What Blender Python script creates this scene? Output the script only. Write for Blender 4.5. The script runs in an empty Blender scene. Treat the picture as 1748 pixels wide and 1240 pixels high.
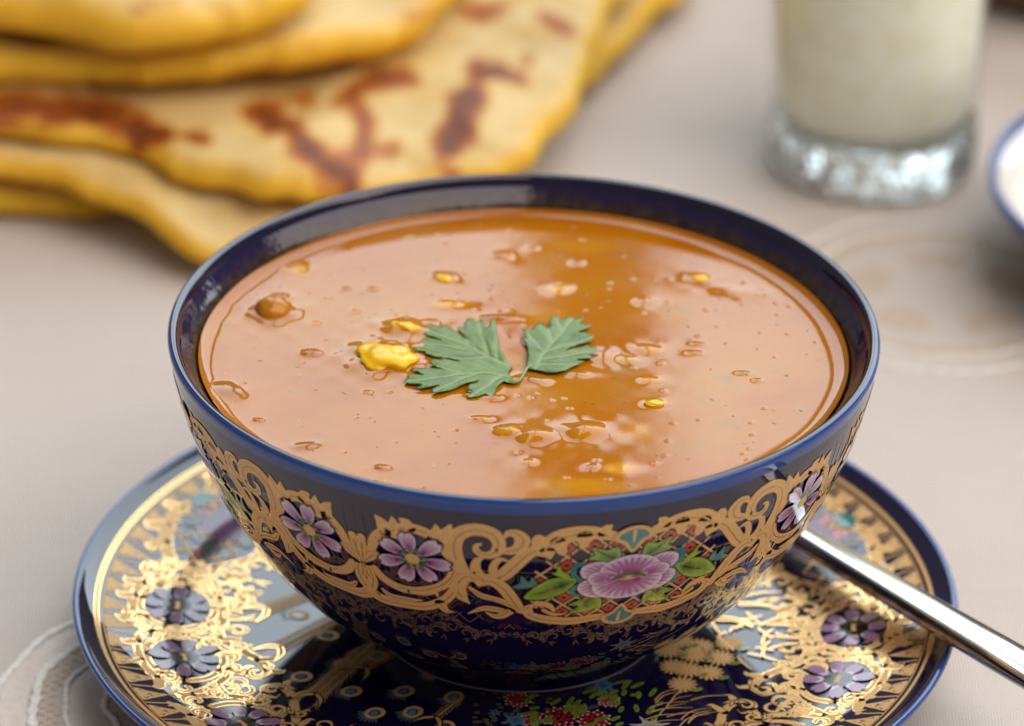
import bpy, math, random
import numpy as np
from mathutils import Matrix, Vector
from mathutils.geometry import delaunay_2d_cdt
random.seed(7); rng = np.random.default_rng(7)
R = math.radians
CM = 0.01
sc = bpy.context.scene
C = sc.collection

# ------------------------------------------------------------------ camera
PW, PH, FPX = 1748, 1240, 8000.0          # size of the photograph, focal length in its pixels
PITCH, ROLL = R(27.9), R(0.85)
CP = np.array([-0.2098, -76.082, 46.678])  # camera position in cm (table = 0, bowl on the z axis)
_fw = np.array([0, math.cos(PITCH), -math.sin(PITCH)]); _r0 = np.array([1., 0, 0]); _u0 = np.cross(_r0, _fw)
_rt = math.cos(ROLL)*_r0 + math.sin(ROLL)*_u0; _up = -math.sin(ROLL)*_r0 + math.cos(ROLL)*_u0
cd = bpy.data.cameras.new('camera'); cam = bpy.data.objects.new('camera', cd); C.objects.link(cam)
cam.matrix_world = Matrix(((_rt[0], _up[0], -_fw[0], CP[0]*CM), (_rt[1], _up[1], -_fw[1], CP[1]*CM),
                           (_rt[2], _up[2], -_fw[2], CP[2]*CM), (0, 0, 0, 1)))
cd.sensor_width = 36; cd.lens = FPX/PW*36; cd.clip_start = 0.05; cd.clip_end = 50
cd.dof.use_dof = True; cd.dof.focus_distance = 0.838; cd.dof.aperture_fstop = 11.6
sc.camera = cam

# ------------------------------------------------------------------ light
wd = bpy.data.worlds.new('World'); sc.world = wd; wd.use_nodes = True
bg = wd.node_tree.nodes['Background']; bg.inputs[0].default_value = (1.0, 0.93, 0.88, 1); bg.inputs[1].default_value = 0.16
def window_lamp(name, x0, x1, z0, z1, y, L, col=(.80, .925, 1.0)):
    d = bpy.data.lights.new(name, 'AREA'); d.shape = 'RECTANGLE'; d.size = x1-x0; d.size_y = z1-z0
    d.energy = L*math.pi*(x1-x0)*(z1-z0); d.color = col
    o = bpy.data.objects.new(name, d); C.objects.link(o)
    o.location = ((x0+x1)/2, y, (z0+z1)/2); o.rotation_euler = (R(-90), 0, 0)   # shines towards -y
    return o
window_lamp('window_light', -.6, 0.004, 0.80, 4.4, 2.2, 3.05)
window_lamp('window_light', 0.104, 2.6, 0.80, 4.4, 2.2, 3.25)
fill_lamp = bpy.data.lights.new('overhead_fill', 'AREA'); fill_lamp.shape = 'RECTANGLE'; fill_lamp.size = 3.4; fill_lamp.size_y = 2.8; fill_lamp.color = (1, .87, .76)
fill_lamp.energy = 2.75*math.pi*3.4*2.8
co_ = bpy.data.objects.new('overhead_fill', fill_lamp); C.objects.link(co_); co_.location = (1.6, -.75, 2.25); co_.rotation_euler = (R(8), R(20), 0)      # unseen lamp above and in front, added to fill in the whole table
vs = sc.view_settings; vs.view_transform = 'Standard'; vs.look = 'None'; vs.exposure = 0.28; vs.gamma = 1; vs.use_curve_mapping = False

# ------------------------------------------------------------------ helpers
def ray(px, py):
    d = _fw*FPX + _rt*(px-PW/2) + _up*(PH/2-py); return d/np.linalg.norm(d)
def at(px, py, z):
    """point of the photograph on the horizontal plane z (cm)"""
    d = ray(px, py); t = (z-CP[2])/d[2]; return CP + d*t
def tag(o, label=None, cat=None, group=None, kind=None):
    if label: o['label'] = label
    if cat: o['category'] = cat
    if group: o['group'] = group
    if kind: o['kind'] = kind
    return o
def empty(name, loc, label, cat, group=None):
    o = bpy.data.objects.new(name, None); C.objects.link(o); o.location = Vector(loc)*CM; o.empty_display_size = .02
    return tag(o, label, cat, group)
def mesh_obj(name, V, F, mats, parent=None, smooth=True, normals=None, mi=None, col=None, attrs=None, loc=None):
    """V in cm (world), made local to the parent"""
    V = np.asarray(V, float)
    off = np.zeros(3)
    if parent is not None: off = np.array(parent.location)/CM
    elif loc is not None: off = np.asarray(loc, float)
    me = bpy.data.meshes.new(name)
    me.from_pydata(((V-off)*CM).tolist(), [], F if isinstance(F, list) else F.tolist())
    if not isinstance(mats, (list, tuple)): mats = [mats]
    for m in mats: me.materials.append(m)
    if mi is not None: me.polygons.foreach_set('material_index', np.asarray(mi, dtype=np.int32))
    if smooth: me.polygons.foreach_set('use_smooth', np.ones(len(me.polygons), dtype=bool))
    if col is not None:
        a = me.attributes.new('paint', 'FLOAT_COLOR', 'POINT')
        cc = np.ones((len(V), 4)); cc[:, :3] = col; a.data.foreach_set('color', cc.ravel())
    for k, v in (attrs or {}).items():
        a = me.attributes.new(k, 'FLOAT', 'POINT'); a.data.foreach_set('value', np.asarray(v, float))
    me.update()
    if normals is not None: me.normals_split_custom_set_from_vertices([tuple(n) for n in normals])
    o = bpy.data.objects.new(name, me); C.objects.link(o)
    if parent is not None: o.parent = parent
    else: o.location = Vector(off.tolist())*CM
    return o
def copy_child(o, parent, rotz=0.0):
    c = o.copy(); C.objects.link(c); c.parent = parent; c.location = o.location; c.rotation_euler = (0, 0, rotz); return c

def spline(P, n=8, closed=False):
    P = np.asarray(P, float); m = len(P); out = []
    for i in range(m if closed else m-1):
        if closed: a, b, c, d = P[(i-1) % m], P[i], P[(i+1) % m], P[(i+2) % m]
        else: a, b, c, d = P[max(i-1, 0)], P[i], P[i+1], P[min(i+2, m-1)]
        for k in range(n):
            t = k/n
            out.append(.5*((2*b)+(-a+c)*t+(2*a-5*b+4*c-d)*t*t+(-a+3*b-3*c+d)*t**3))
    if not closed: out.append(P[-1])
    return np.array(out)
def lathe(prof, n=128, center=(0, 0), close=False):
    V = []; F = []; m = len(prof)
    for r, z in prof:
        for k in range(n):
            t = 2*math.pi*k/n; V.append((center[0]+r*math.cos(t), center[1]+r*math.sin(t), z))
    for i in range(m-1 if not close else m):
        j = (i+1) % m
        for k in range(n):
            k2 = (k+1) % n; F.append([i*n+k, i*n+k2, j*n+k2, j*n+k])
    return np.array(V), F
def cap_center(V, F, prof_index, n, z, center=(0, 0), flip=False):
    V = np.vstack([V, [(center[0], center[1], z)]]); c = len(V)-1
    for k in range(n):
        a, b = prof_index*n+k, prof_index*n+(k+1) % n
        F.append([c, b, a] if flip else [c, a, b])
    return V, F
def vnoise(x, y, seed=0):
    """smooth cheap 2d noise -1..1"""
    r = np.random.default_rng(seed); s = np.zeros_like(x, dtype=float)
    for _ in range(9):
        a = r.uniform(0, 2*math.pi); f = r.uniform(.6, 1.7); p = r.uniform(0, 6.28)
        s += np.sin((x*math.cos(a)+y*math.sin(a))*f+p)
    return s/4.2

# ------------------------------------------------------------------ materials
class NT:
    def __init__(s, name):
        s.m = bpy.data.materials.new(name); s.m.use_nodes = True; s.t = s.m.node_tree
        s.b = s.t.nodes['Principled BSDF']; s.out = s.t.nodes['Material Output']
    def n(s, typ, **kw):
        o = s.t.nodes.new('ShaderNode'+typ)
        for k, v in kw.items():
            if k in o.inputs.keys(): o.inputs[k].default_value = v
            else: setattr(o, k, v)
        return o
    def l(s, a, b): s.t.links.new(a, b)
    def set(s, **kw):
        for k, v in kw.items():
            k = k.replace('_', ' ')
            s.b.inputs[k].default_value = v if not (isinstance(v, tuple) and len(v) == 3) else (*v, 1)
        return s
    def coord(s, which='Object'): return s.n('TexCoord').outputs[which]
    def noise(s, scale, detail=3, rough=.5, vec=None, dist=0.):
        o = s.n('TexNoise'); o.inputs['Scale'].default_value = scale; o.inputs['Detail'].default_value = detail
        o.inputs['Roughness'].default_value = rough; o.inputs['Distortion'].default_value = dist
        s.l(vec if vec is not None else s.coord(), o.inputs['Vector']); return o.outputs['Fac']
    def ramp(s, fac, stops):
        o = s.n('ValToRGB'); e = o.color_ramp.elements
        while len(e) < len(stops): e.new(.5)
        for i, (p, c) in enumerate(stops):
            e[i].position = p; e[i].color = (*c, 1) if len(c) == 3 else c
        s.l(fac, o.inputs['Fac']); return o.outputs['Color']
    def mix(s, fac, a, b, blend='MIX'):
        o = s.n('Mix', data_type='RGBA', blend_type=blend)
        for sock, v in ((o.inputs[0], fac), (o.inputs[6], a), (o.inputs[7], b)):
            if hasattr(v, 'node'): s.l(v, sock)
            else: sock.default_value = v if not isinstance(v, tuple) else (*v, 1)
        return o.outputs[2]
    def math(s, op, a, b=0., c=None):
        o = s.n('Math', operation=op)
        for i, v in enumerate((a, b) if c is None else (a, b, c)):
            if hasattr(v, 'node'): s.l(v, o.inputs[i])
            else: o.inputs[i].default_value = v
        return o.outputs[0]
    def attr(s, name): return s.n('Attribute', attribute_name=name)
    def bump(s, h, strength=.3, dist=.001, normal=None):
        o = s.n('Bump'); o.inputs['Strength'].default_value = strength; o.inputs['Distance'].default_value = dist
        s.l(h, o.inputs['Height'])
        if normal is not None: s.l(normal, o.inputs['Normal'])
        return o.outputs['Normal']

def m_glaze():
    k = NT('cobalt_glaze').set(Base_Color=(.006, .004, .030), Roughness=.03, IOR=1.62)
    return k.m
def m_rim():
    k = NT('thin_blue_rim_glaze').set(Base_Color=(.015, .055, .25), Roughness=.04, IOR=1.52)
    return k.m
def m_inner():
    k = NT('cobalt_glaze_with_soup_film').set(Roughness=.05, IOR=1.5)
    xyz = k.n('SeparateXYZ'); k.l(k.coord(), xyz.inputs[0])
    nz = k.noise(90, 4, .6)
    h = k.math('ADD', xyz.outputs['Z'], k.math('MULTIPLY', k.math('SUBTRACT', nz, .5), .0045))
    film = k.n('MapRange'); film.inputs['From Min'].default_value = .0606; film.inputs['From Max'].default_value = .0572
    k.l(h, film.inputs['Value'])
    spots = k.ramp(k.noise(420, 3, .6), [(.35, (.016, .009, .006)), (.66, (.058, .030, .008))])
    k.l(k.mix(film.outputs[0], (.008, .006, .058), spots), k.b.inputs['Base Color'])
    k.l(k.math('MULTIPLY_ADD', film.outputs[0], .12, .03), k.b.inputs['Roughness'])
    k.l(k.bump(k.noise(300, 3), .25, .0006), k.b.inputs['Normal'])
    return k.m
def m_enamel():
    k = NT('enamel_paint').set(Roughness=.08, IOR=1.62)
    c = k.attr('paint').outputs['Color']
    k.l(k.mix(k.math('MULTIPLY', k.noise(900, 2), .35), c, (.02, .015, .03)), k.b.inputs['Base Color'])
    return k.m
def m_gold_matte():
    k = NT('matte_gold_print').set(Metallic=.35, Roughness=.5, IOR=1.4)
    k.l(k.ramp(k.noise(2500, 3, .7), [(.3, (.60, .355, .14)), (.7, (.72, .45, .19))]), k.b.inputs['Base Color'])
    return k.m
def m_gold_bright(): return NT('polished_gold_edge').set(Metallic=1., Roughness=.14, Base_Color=(1., .62, .26)).m
GLAZE, RIM, INNER, ENAMEL, GOLD, GOLDB = m_glaze(), m_rim(), m_inner(), m_enamel(), m_gold_matte(), m_gold_bright()

def m_cloth():
    k = NT('linen_tablecloth').set(Roughness=.85, IOR=1.4, Sheen_Weight=.15)
    co = k.coord()
    w1 = k.n('TexWave', bands_direction='X'); w1.inputs['Scale'].default_value = 520; w1.inputs['Distortion'].default_value = 1.6; w1.inputs['Detail'].default_value = 2; w1.inputs['Detail Scale'].default_value = .4
    w2 = k.n('TexWave', bands_direction='Y'); w2.inputs['Scale'].default_value = 520; w2.inputs['Distortion'].default_value = 1.6; w2.inputs['Detail'].default_value = 2; w2.inputs['Detail Scale'].default_value = .4
    k.l(co, w1.inputs['Vector']); k.l(co, w2.inputs['Vector'])
    wv = k.math('ADD', w1.outputs['Fac'], w2.outputs['Fac'])
    base = k.ramp(k.noise(9, 4, .6), [(.3, (.71, .65, .62)), (.7, (.79, .74, .715))])
    base = k.mix(k.math('MULTIPLY', wv, .20), base, (.50, .42, .37))
    st = k.n('Mapping'); st.inputs['Scale'].default_value = (30, 700, 1); k.l(co, st.inputs['Vector'])
    base = k.mix(k.math('MULTIPLY', k.noise(1, 2, .5, st.outputs[0]), .22), base, (.54, .45, .40))
    k.l(base, k.b.inputs['Base Color'])
    nb = k.bump(k.noise(14, 3, .5), .35, .006)
    k.l(k.bump(wv, .6, .0003, nb), k.b.inputs['Normal'])
    return k.m
CLOTH = m_cloth()
def m_simple(name, col, rough=.6, nscale=None, amp=.25, bump=0., **kw):
    k = NT(name).set(Roughness=rough, **kw)
    if nscale:
        a = tuple(c*(1-amp) for c in col); b = tuple(min(1, c*(1+amp)) for c in col)
        f = k.noise(nscale, 4, .6)
        k.l(k.ramp(f, [(.3, a), (.7, b)]), k.b.inputs['Base Color'])
        if bump: k.l(k.bump(f, bump, .0008), k.b.inputs['Normal'])
    else: k.set(Base_Color=col)
    return k.m

def m_soup():
    k = NT('spiced_lentil_soup').set(Roughness=.02, IOR=1.37)
    co = k.coord()
    base = k.ramp(k.noise(38, 4, .55, co), [(.28, (.35, .100, .0003)), (.5, (.415, .140, .0005)), (.72, (.44, .185, .0012))])
    base = k.mix(k.attr('yellow').outputs['Fac'], base, (.66, .33, .004))
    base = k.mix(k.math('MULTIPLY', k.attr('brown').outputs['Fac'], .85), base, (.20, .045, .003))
    vo = k.n('TexVoronoi'); vo.inputs['Scale'].default_value = 260; vo.inputs['Randomness'].default_value = 1; k.l(co, vo.inputs['Vector'])
    sp = k.math('MULTIPLY', k.math('LESS_THAN', vo.outputs['Distance'], .10), k.math('GREATER_THAN', k.noise(150, 2), .55))
    base = k.mix(k.math('MULTIPLY', sp, .5), base, (.10, .09, .04))
    k.l(base, k.b.inputs['Base Color'])
    mid = k.noise(700, 3, .6, co)
    patch = k.ramp(k.noise(70, 3, .6, co), [(.35, (.15,)*3), (.65, (1,)*3)])
    base = k.mix(k.math('MULTIPLY', k.ramp(k.noise(1900, 3, .7, co), [(.45, (0,)*3), (.75, (1,)*3)]), .22), base, (.62, .25, .01))
    base = k.mix(k.math('MULTIPLY', k.ramp(k.noise(75, 4, .7, co), [(.54, (0,)*3), (.70, (1,)*3)]), .45), base, (.26, .13, .035))
    k.l(base, k.b.inputs['Base Color'])
    grain = k.ramp(k.noise(3300, 2, .65, co), [(.50, (0,)*3), (.66, (1,)*3)])
    n1 = k.bump(k.math('MULTIPLY', grain, patch), .012, .0003)
    n2 = k.bump(k.math('MULTIPLY', mid, patch), .004, .0006, n1)
    k.l(n2, k.b.inputs['Normal'])
    return k.m
SOUP = m_soup()

# ------------------------------------------------------------------ setting: tablecloth
n = 60
gx = np.linspace(-60, 60, n); gy = np.linspace(-75, 75, n)
X, Y = np.meshgrid(gx, gy)
V = np.stack([X.ravel(), Y.ravel(), np.zeros(n*n)], -1)
F = [[j*n+i, j*n+i+1, (j+1)*n+i+1, (j+1)*n+i] for j in range(n-1) for i in range(n-1)]
cloth = mesh_obj('tablecloth', V, F, CLOTH)
tag(cloth, 'pale beige woven linen tablecloth with lace medallions', 'tablecloth', kind='structure')
THREAD = m_simple('white_cord_thread', (.84, .81, .79), .8, 700, .15, .6)
BAND = m_simple('drawn_thread_band', (.70, .63, .585), .85, 500, .08, .2)
HOLE = m_simple('tan_lace_opening', (.56, .41, .25), .9, 300, .2)
def cord(center, r, w, h, parent, seed, name='cord'):
    nn, mm = 220, 8; V = []; F = []
    rr = np.random.default_rng(seed); ph = rr.uniform(0, 6, 4)
    for k in range(nn):
        t = 2*math.pi*k/nn
        rad = r+.04*math.sin(5*t+ph[0])+.03*math.sin(11*t+ph[1]); ww = w*(1+.25*math.sin(47*t+ph[2])+.15*math.sin(83*t+ph[3]))
        for j in range(mm):
            a = 2*math.pi*j/mm
            V.append((center[0]+(rad+ww*math.cos(a))*math.cos(t), center[1]+(rad+ww*math.cos(a))*math.sin(t), h*.15+h*.6*math.sin(a)))
    for k in range(nn):
        for j in range(mm):
            F.append([k*mm+j, ((k+1) % nn)*mm+j, ((k+1) % nn)*mm+(j+1) % mm, k*mm+(j+1) % mm])
    return mesh_obj(name, V, F, THREAD, parent)
def ringband(center, r0, r1, z, mat, parent, name, ribs=0):
    nn = 360; mm = 6; V = []; F = []
    for k in range(nn):
        t = 2*math.pi*k/nn
        for j in range(mm):
            q = j/(mm-1); rad = r0+(r1-r0)*q
            V.append((center[0]+rad*math.cos(t), center[1]+rad*math.sin(t), z*.35*math.sin(math.pi*min(max(q, .02), .98))*(1+.25*(k % 2))+.004))
    for k in range(nn):
        for j in range(mm-1):
            F.append([k*mm+j, k*mm+j+1, ((k+1) % nn)*mm+j+1, ((k+1) % nn)*mm+j])
    return mesh_obj(name, V, F, mat, parent)
def lace(center, label, seed, mid=True):
    far = not mid
    # a child set of the tablecloth: cords, thread bands, net openings
    cx, cy = center
    for i, (r, w) in enumerate(((3.72, .085), (3.02, .10), (2.42, .06), (1.62, .07)) if not far else ((3.72, .06), (3.02, .05))): cord((cx, cy), r, w, .06, cloth, seed+i, 'lace_cord')
    if not far: ringband((cx, cy), 3.10, 3.62, .03, BAND, cloth, 'thread_band')
    if not far: ringband((cx, cy), 1.70, 2.36, .03, BAND, cloth, 'thread_band')
    V = []; F = []
    row = 0; y = -3.1
    while y < 3.1:
        x = -3.1+(.15 if row % 2 else 0)
        while x < 3.1:
            r = math.hypot(x, y)
            if 2.52 < r < 2.93 or (far and 1.2 < r < 2.1 and math.sin(5*math.atan2(y, x)) > -.3) or (r < 1.5 and mid):
                b = len(V); ex, ey = .085*random.uniform(.8, 1.15), .05*random.uniform(.8, 1.2)
                V.append((cx+x, cy+y, .022))
                for k in range(8):
                    a = 2*math.pi*k/8; V.append((cx+x+ex*math.cos(a), cy+y+ey*math.sin(a), .010))
                for k in range(8): F.append([b, b+1+k, b+1+(k+1) % 8])
            x += .30
        y += .13; row += 1
    o = mesh_obj('lace_opening', V, F, HOLE, cloth); o['kind'] = 'stuff'
p = at(330, 1200, 0); lace((p[0], p[1]), '', 1)
p = at(1605, 500, 0); lace((p[0], p[1]), '', 5, False)

# ------------------------------------------------------------------ saucer
SX, SY = -.08, 0.0
sau = empty('saucer', (SX, SY, 0), 'cobalt blue and gold flowered porcelain saucer under the soup bowl', 'saucer')
SP = spline([(.01, .95), (2.5, .95), (4.3, .95), (5.4, .975), (6.5, 1.06), (7.2, 1.19), (7.72, 1.36)], 6)
SL = spline([(7.72, 1.36), (7.98, 1.475), (8.12, 1.55), (8.21, 1.61), (8.285, 1.625), (8.32, 1.58), (8.30, 1.50), (8.2, 1.40), (8.0, 1.28)], 5)
SU = spline([(8.0, 1.28), (7.4, .98), (6.4, .68), (5.4, .50), (5.15, .38), (5.08, .05), (4.95, .0), (4.75, .03), (4.65, .42), (3, .48), (.01, .48)], 4)
V, F = lathe(SP, 192, (SX, SY)); mesh_obj('dish', V, F, GLAZE, sau)
V, F = lathe(SL[:16], 192, (SX, SY)); mesh_obj('lip', V, F, GLAZE, sau)
V, F = lathe(SL[15:], 192, (SX, SY)); mesh_obj('rim', V, F, RIM, sau)
V, F = lathe(SU, 128, (SX, SY)); mesh_obj('underside', V, F, GLAZE, sau)
spr, spz = np.concatenate([SP[:, 0], SL[1:14, 0]]), np.concatenate([SP[:, 1], SL[1:14, 1]])
def saucer_map(P, off):
    """P: x,y about the saucer axis (cm)"""
    P = np.asarray(P); r = np.hypot(P[:, 0], P[:, 1]); z = np.interp(r, spr, spz)
    dz = (np.interp(r+.05, spr, spz)-np.interp(r-.05, spr, spz))/.1
    N = np.stack([-dz*P[:, 0]/np.maximum(r, 1e-6), -dz*P[:, 1]/np.maximum(r, 1e-6), np.ones(len(P))], -1)
    N /= np.linalg.norm(N, axis=1)[:, None]
    Q = np.stack([SX+P[:, 0], SY+P[:, 1], z], -1)+N*off
    return Q, N

# ------------------------------------------------------------------ bowl surface
ZB, ZR, RB = .95, 7.15, 6.5
t = np.linspace(0, 1, 61)
bow_r = 2.7+(RB-2.7)*(1-(1-t)**1.4)**.5; bow_z = ZB+.75+(ZR-ZB-.75)*t
seg = np.hypot(np.diff(bow_r), np.diff(bow_z)); bow_v = np.concatenate([[0], np.cumsum(seg)])
R0 = 5.9; TH0 = R(17.8)
def bowl_map(P, off):
    """P: a (cm along the wall from the panel's middle, to the left), v (arc length up the wall)"""
    P = np.asarray(P); th = TH0-P[:, 0]/R0
    r = np.interp(P[:, 1], bow_v, bow_r); z = np.interp(P[:, 1], bow_v, bow_z)
    e = .06
    dr = np.interp(P[:, 1]+e, bow_v, bow_r)-np.interp(P[:, 1]-e, bow_v, bow_r); dz = np.interp(P[:, 1]+e, bow_v, bow_z)-np.interp(P[:, 1]-e, bow_v, bow_z)
    nr, nz = dz, -dr; L = np.hypot(nr, nz)
    nr, nz = nr/L, nz/L
    s, c = np.sin(th), -np.cos(th)
    N = np.stack([s*nr, c*nr, nz], -1)
    Q = np.stack([s*r, c*r, z], -1)+N*off
    return Q, N
def bowl_uv(px, py):
    d = ray(px, py); tt = np.linspace(68, 95, 2600); Q = CP+d*tt[:, None]
    rr = np.hypot(Q[:, 0], Q[:, 1]); rs = np.interp(Q[:, 2], bow_z, bow_r)
    k = int(np.argmax((rr < rs) & (Q[:, 2] < ZR))); q = Q[k]
    return ((TH0-math.atan2(q[0], -q[1]))*R0, float(np.interp(q[2], bow_z, bow_v)))
def BU(pts): return np.array([bowl_uv(*p[:2]) for p in pts])

# ------------------------------------------------------------------ painted decoration: strokes and blobs laid on a surface
class Deco:
    def __init__(s, fmap, mirror=None, pre=None, base=0., sign=1):
        s.base = base; s.sign = sign; s.k = 0
        s.fmap = fmap; s.V = []; s.N = []; s.F = []; s.M = []; s.K = []; s.mirror = mirror; s.pre = pre
    def _add(s, P, F, mi, col):
        s.k += 1; off = .005+s.base+.00003*s.k
        for mir in ((0, 1) if s.mirror else (0,)):
            Q = np.array(P, float)
            if s.sign < 0: Q[:, 0] = -Q[:, 0]
            if mir: Q[:, 0] = -Q[:, 0]
            if s.pre: Q = s.pre(Q)
            q, nn = s.fmap(Q, off+(.00004 if mir else 0))
            b = sum(len(v) for v in s.V)
            s.V.append(q); s.N.append(nn); s.K.append(np.broadcast_to(np.asarray(col, float), (len(q), 3)))
            f = np.asarray(F[0]); gn = np.cross(q[f[1]]-q[f[0]], q[f[2]]-q[f[0]])
            flip = float(np.mean([np.dot(np.cross(q[g[1]]-q[g[0]], q[g[2]]-q[g[0]]), nn[g[0]]) for g in F[:12]])) < 0
            for g in F:
                s.F.append([b+i for i in (g[::-1] if flip else g)]); s.M.append(mi)
    def ribbon(s, P, W, mat=1, col=(0, 0, 0), edge=.035, groove=None, n=7, cap=True):
        P = np.asarray(P, float); W = np.asarray(W, float) if np.ndim(W) else np.full(len(P), W)
        S = spline(np.column_stack([P, W]), n); c = S[:, :2]; w = np.maximum(S[:, 2], .008)/2
        T = np.gradient(c, axis=0); T /= np.maximum(np.linalg.norm(T, axis=1), 1e-9)[:, None]
        Nn = np.stack([-T[:, 1], T[:, 0]], -1)
        Lf, Rt = c+Nn*w[:, None], c-Nn*w[:, None]
        m = len(c)
        pts = np.concatenate([Lf, c, Rt]); F = []
        for i in range(m-1):
            F.append([i, i+1, m+i+1, m+i]); F.append([m+i, m+i+1, 2*m+i+1, 2*m+i])
        if cap:
            for e, sg in ((0, -1), (m-1, 1)):
                b = len(pts); k = 5
                arc = [c[e]+w[e]*(Nn[e]*math.cos(a)+sg*T[e]*math.sin(a)) for a in np.linspace(0, math.pi, k)]
                pts = np.concatenate([pts, arc]); F += [[m+e, b+i, b+i+1] for i in range(k-1)]
        s._add(pts, F, mat, col)
        if edge:
            for side, sg in ((Lf, 1), (Rt, -1)):
                e2 = side-Nn*np.minimum(edge, w*.9)[:, None]*sg
                s._add(np.concatenate([side, e2]), [[i, i+1, m+i+1, m+i] for i in range(m-1)], 2, (0, 0, 0))
        if groove:
            k0, k1 = int(m*.12), max(int(m*.12)+3, int(m*.85)); g = np.minimum(groove, w*.35)[k0:k1]
            cc = c[k0:k1]+Nn[k0:k1]*(w[k0:k1]*.12)[:, None]; nn = Nn[k0:k1]; q = len(cc)
            s._add(np.concatenate([cc+nn*g[:, None]/2, cc-nn*g[:, None]/2]), [[i, i+1, q+i+1, q+i] for i in range(q-1)], 0, (.035, .016, .006))
        return c, T, Nn, w
    def barbs(s, c, T, Nn, w, step=.5, size=.28, seed=0, side=0):
        """small curled leaf tips growing off a stroke"""
        r = np.random.default_rng(seed); L = np.concatenate([[0], np.cumsum(np.linalg.norm(np.diff(c, axis=0), axis=1))])
        d = step*.6
        while d < L[-1]-step*.3:
            i = int(np.searchsorted(L, d)); i = min(i, len(c)-1)
            sg = side or r.choice((-1, 1)); z = size*r.uniform(.7, 1.25)
            p0 = c[i]; o = Nn[i]*sg
            pts = [p0, p0+o*(w[i]+z*.25)+T[i]*z*.35, p0+o*(w[i]+z*.65)+T[i]*z*.55, p0+o*(w[i]+z*.95)+T[i]*z*.25]
            s.ribbon(pts, [z*.75, z*.72, z*.5, .03], 1, edge=.02, n=4)
            d += step*r.uniform(.8, 1.3)
    def blob(s, outline, col_in, col_out, mat=0, center=None, mid=None, streak=None, rings=(0, .35, .62, .84, 1), n=6, closed=True):
        O = spline(outline, n, True); ctr = np.mean(O, axis=0) if center is None else np.asarray(center)
        k = len(O); P = [ctr]; K = [col_in]
        ci, co = np.asarray(col_in, float), np.asarray(col_out, float)
        for t in rings[1:]:
            for j in range(k):
                P.append(ctr+(O[j]-ctr)*t)
                q = t if mid is None else np.clip((t-mid)/(1-mid), 0, 1)
                if streak is not None and .5 < t < .99 and (j//2) % 2: q *= streak
                K.append(ci*(1-q)+co*q)
        F = [[0, 1+j, 1+(j+1) % k] for j in range(k)]
        for a in range(len(rings)-2):
            for j in range(k): F.append([1+a*k+j, 1+(a+1)*k+j, 1+(a+1)*k+(j+1) % k, 1+a*k+(j+1) % k])
        s._add(np.array(P), F, mat, np.array(K))
    def build(s, name, parent):
        return mesh_obj(name, np.concatenate(s.V), s.F, [ENAMEL, GOLD, GOLDB], parent, True, np.concatenate(s.N), s.M, np.concatenate(s.K))
PUR, PUR2, LIL, WHT = (.32, .05, .27), (.12, .012, .10), (.55, .38, .58), (.78, .70, .80)
GRN, LIME, DGRN, TEAL, REDC = (.02, .13, .02), (.28, .48, .04), (.015, .10, .02), (.045, .22, .22), (.52, .075, .03)
BLK = (.006, .004, .010)
def ell(c, rx, ry, a=0, n=10):
    th = np.linspace(0, 2*math.pi, n, endpoint=False)
    x, y = rx*np.cos(th), ry*np.sin(th)
    return np.stack([c[0]+x*math.cos(a)-y*math.sin(a), c[1]+x*math.sin(a)+y*math.cos(a)], -1)
def anemone(D, c, r, n=7, rot=0., seed=0, PUR=PUR, WHT=WHT, PUR2=PUR2):
    c = np.asarray(c, float); rr = np.random.default_rng(seed)
    D.blob(ell(c, r*.5, r*.5), BLK, BLK, rings=(0, 1))
    for k in range(n):
        a = rot+2*math.pi*k/n; d = np.array([math.cos(a), math.sin(a)]); e = np.array([-d[1], d[0]]); z = r*rr.uniform(.92, 1.08); wd = r*2.4/n
        o = [c+d*r*.22, c+d*z*.5+e*wd*.52, c+d*z*.82+e*wd*.66, c+d*z+e*wd*.30, c+d*z*.95, c+d*z*1.01-e*wd*.28, c+d*z*.82-e*wd*.64, c+d*z*.5-e*wd*.5]
        ob = [c+(p-c)*1.05+(p-(c+d*r*.6))*.05 for p in o]
        D.blob(ob, PUR2, PUR2, rings=(0, 1), center=c+d*r*.5)
        D.blob(o, PUR, WHT, center=c+d*r*.30, mid=.30, streak=.45, n=6)
    D.blob(ell(c, r*.40, r*.40), (.05, .03, .01), (.05, .03, .01), rings=(0, 1))
    for k in range(10):
        a = 2*math.pi*k/10+.2; D.blob(ell(c+r*.31*np.array([math.cos(a), math.sin(a)]), r*.07, r*.07, 0, 6), GRN, (.03, .22, .05), rings=(0, 1), n=2)
    D.blob(ell(c, r*.20, r*.20), (0, 0, 0), (0, 0, 0), 1, rings=(0, .5, 1))

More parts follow.
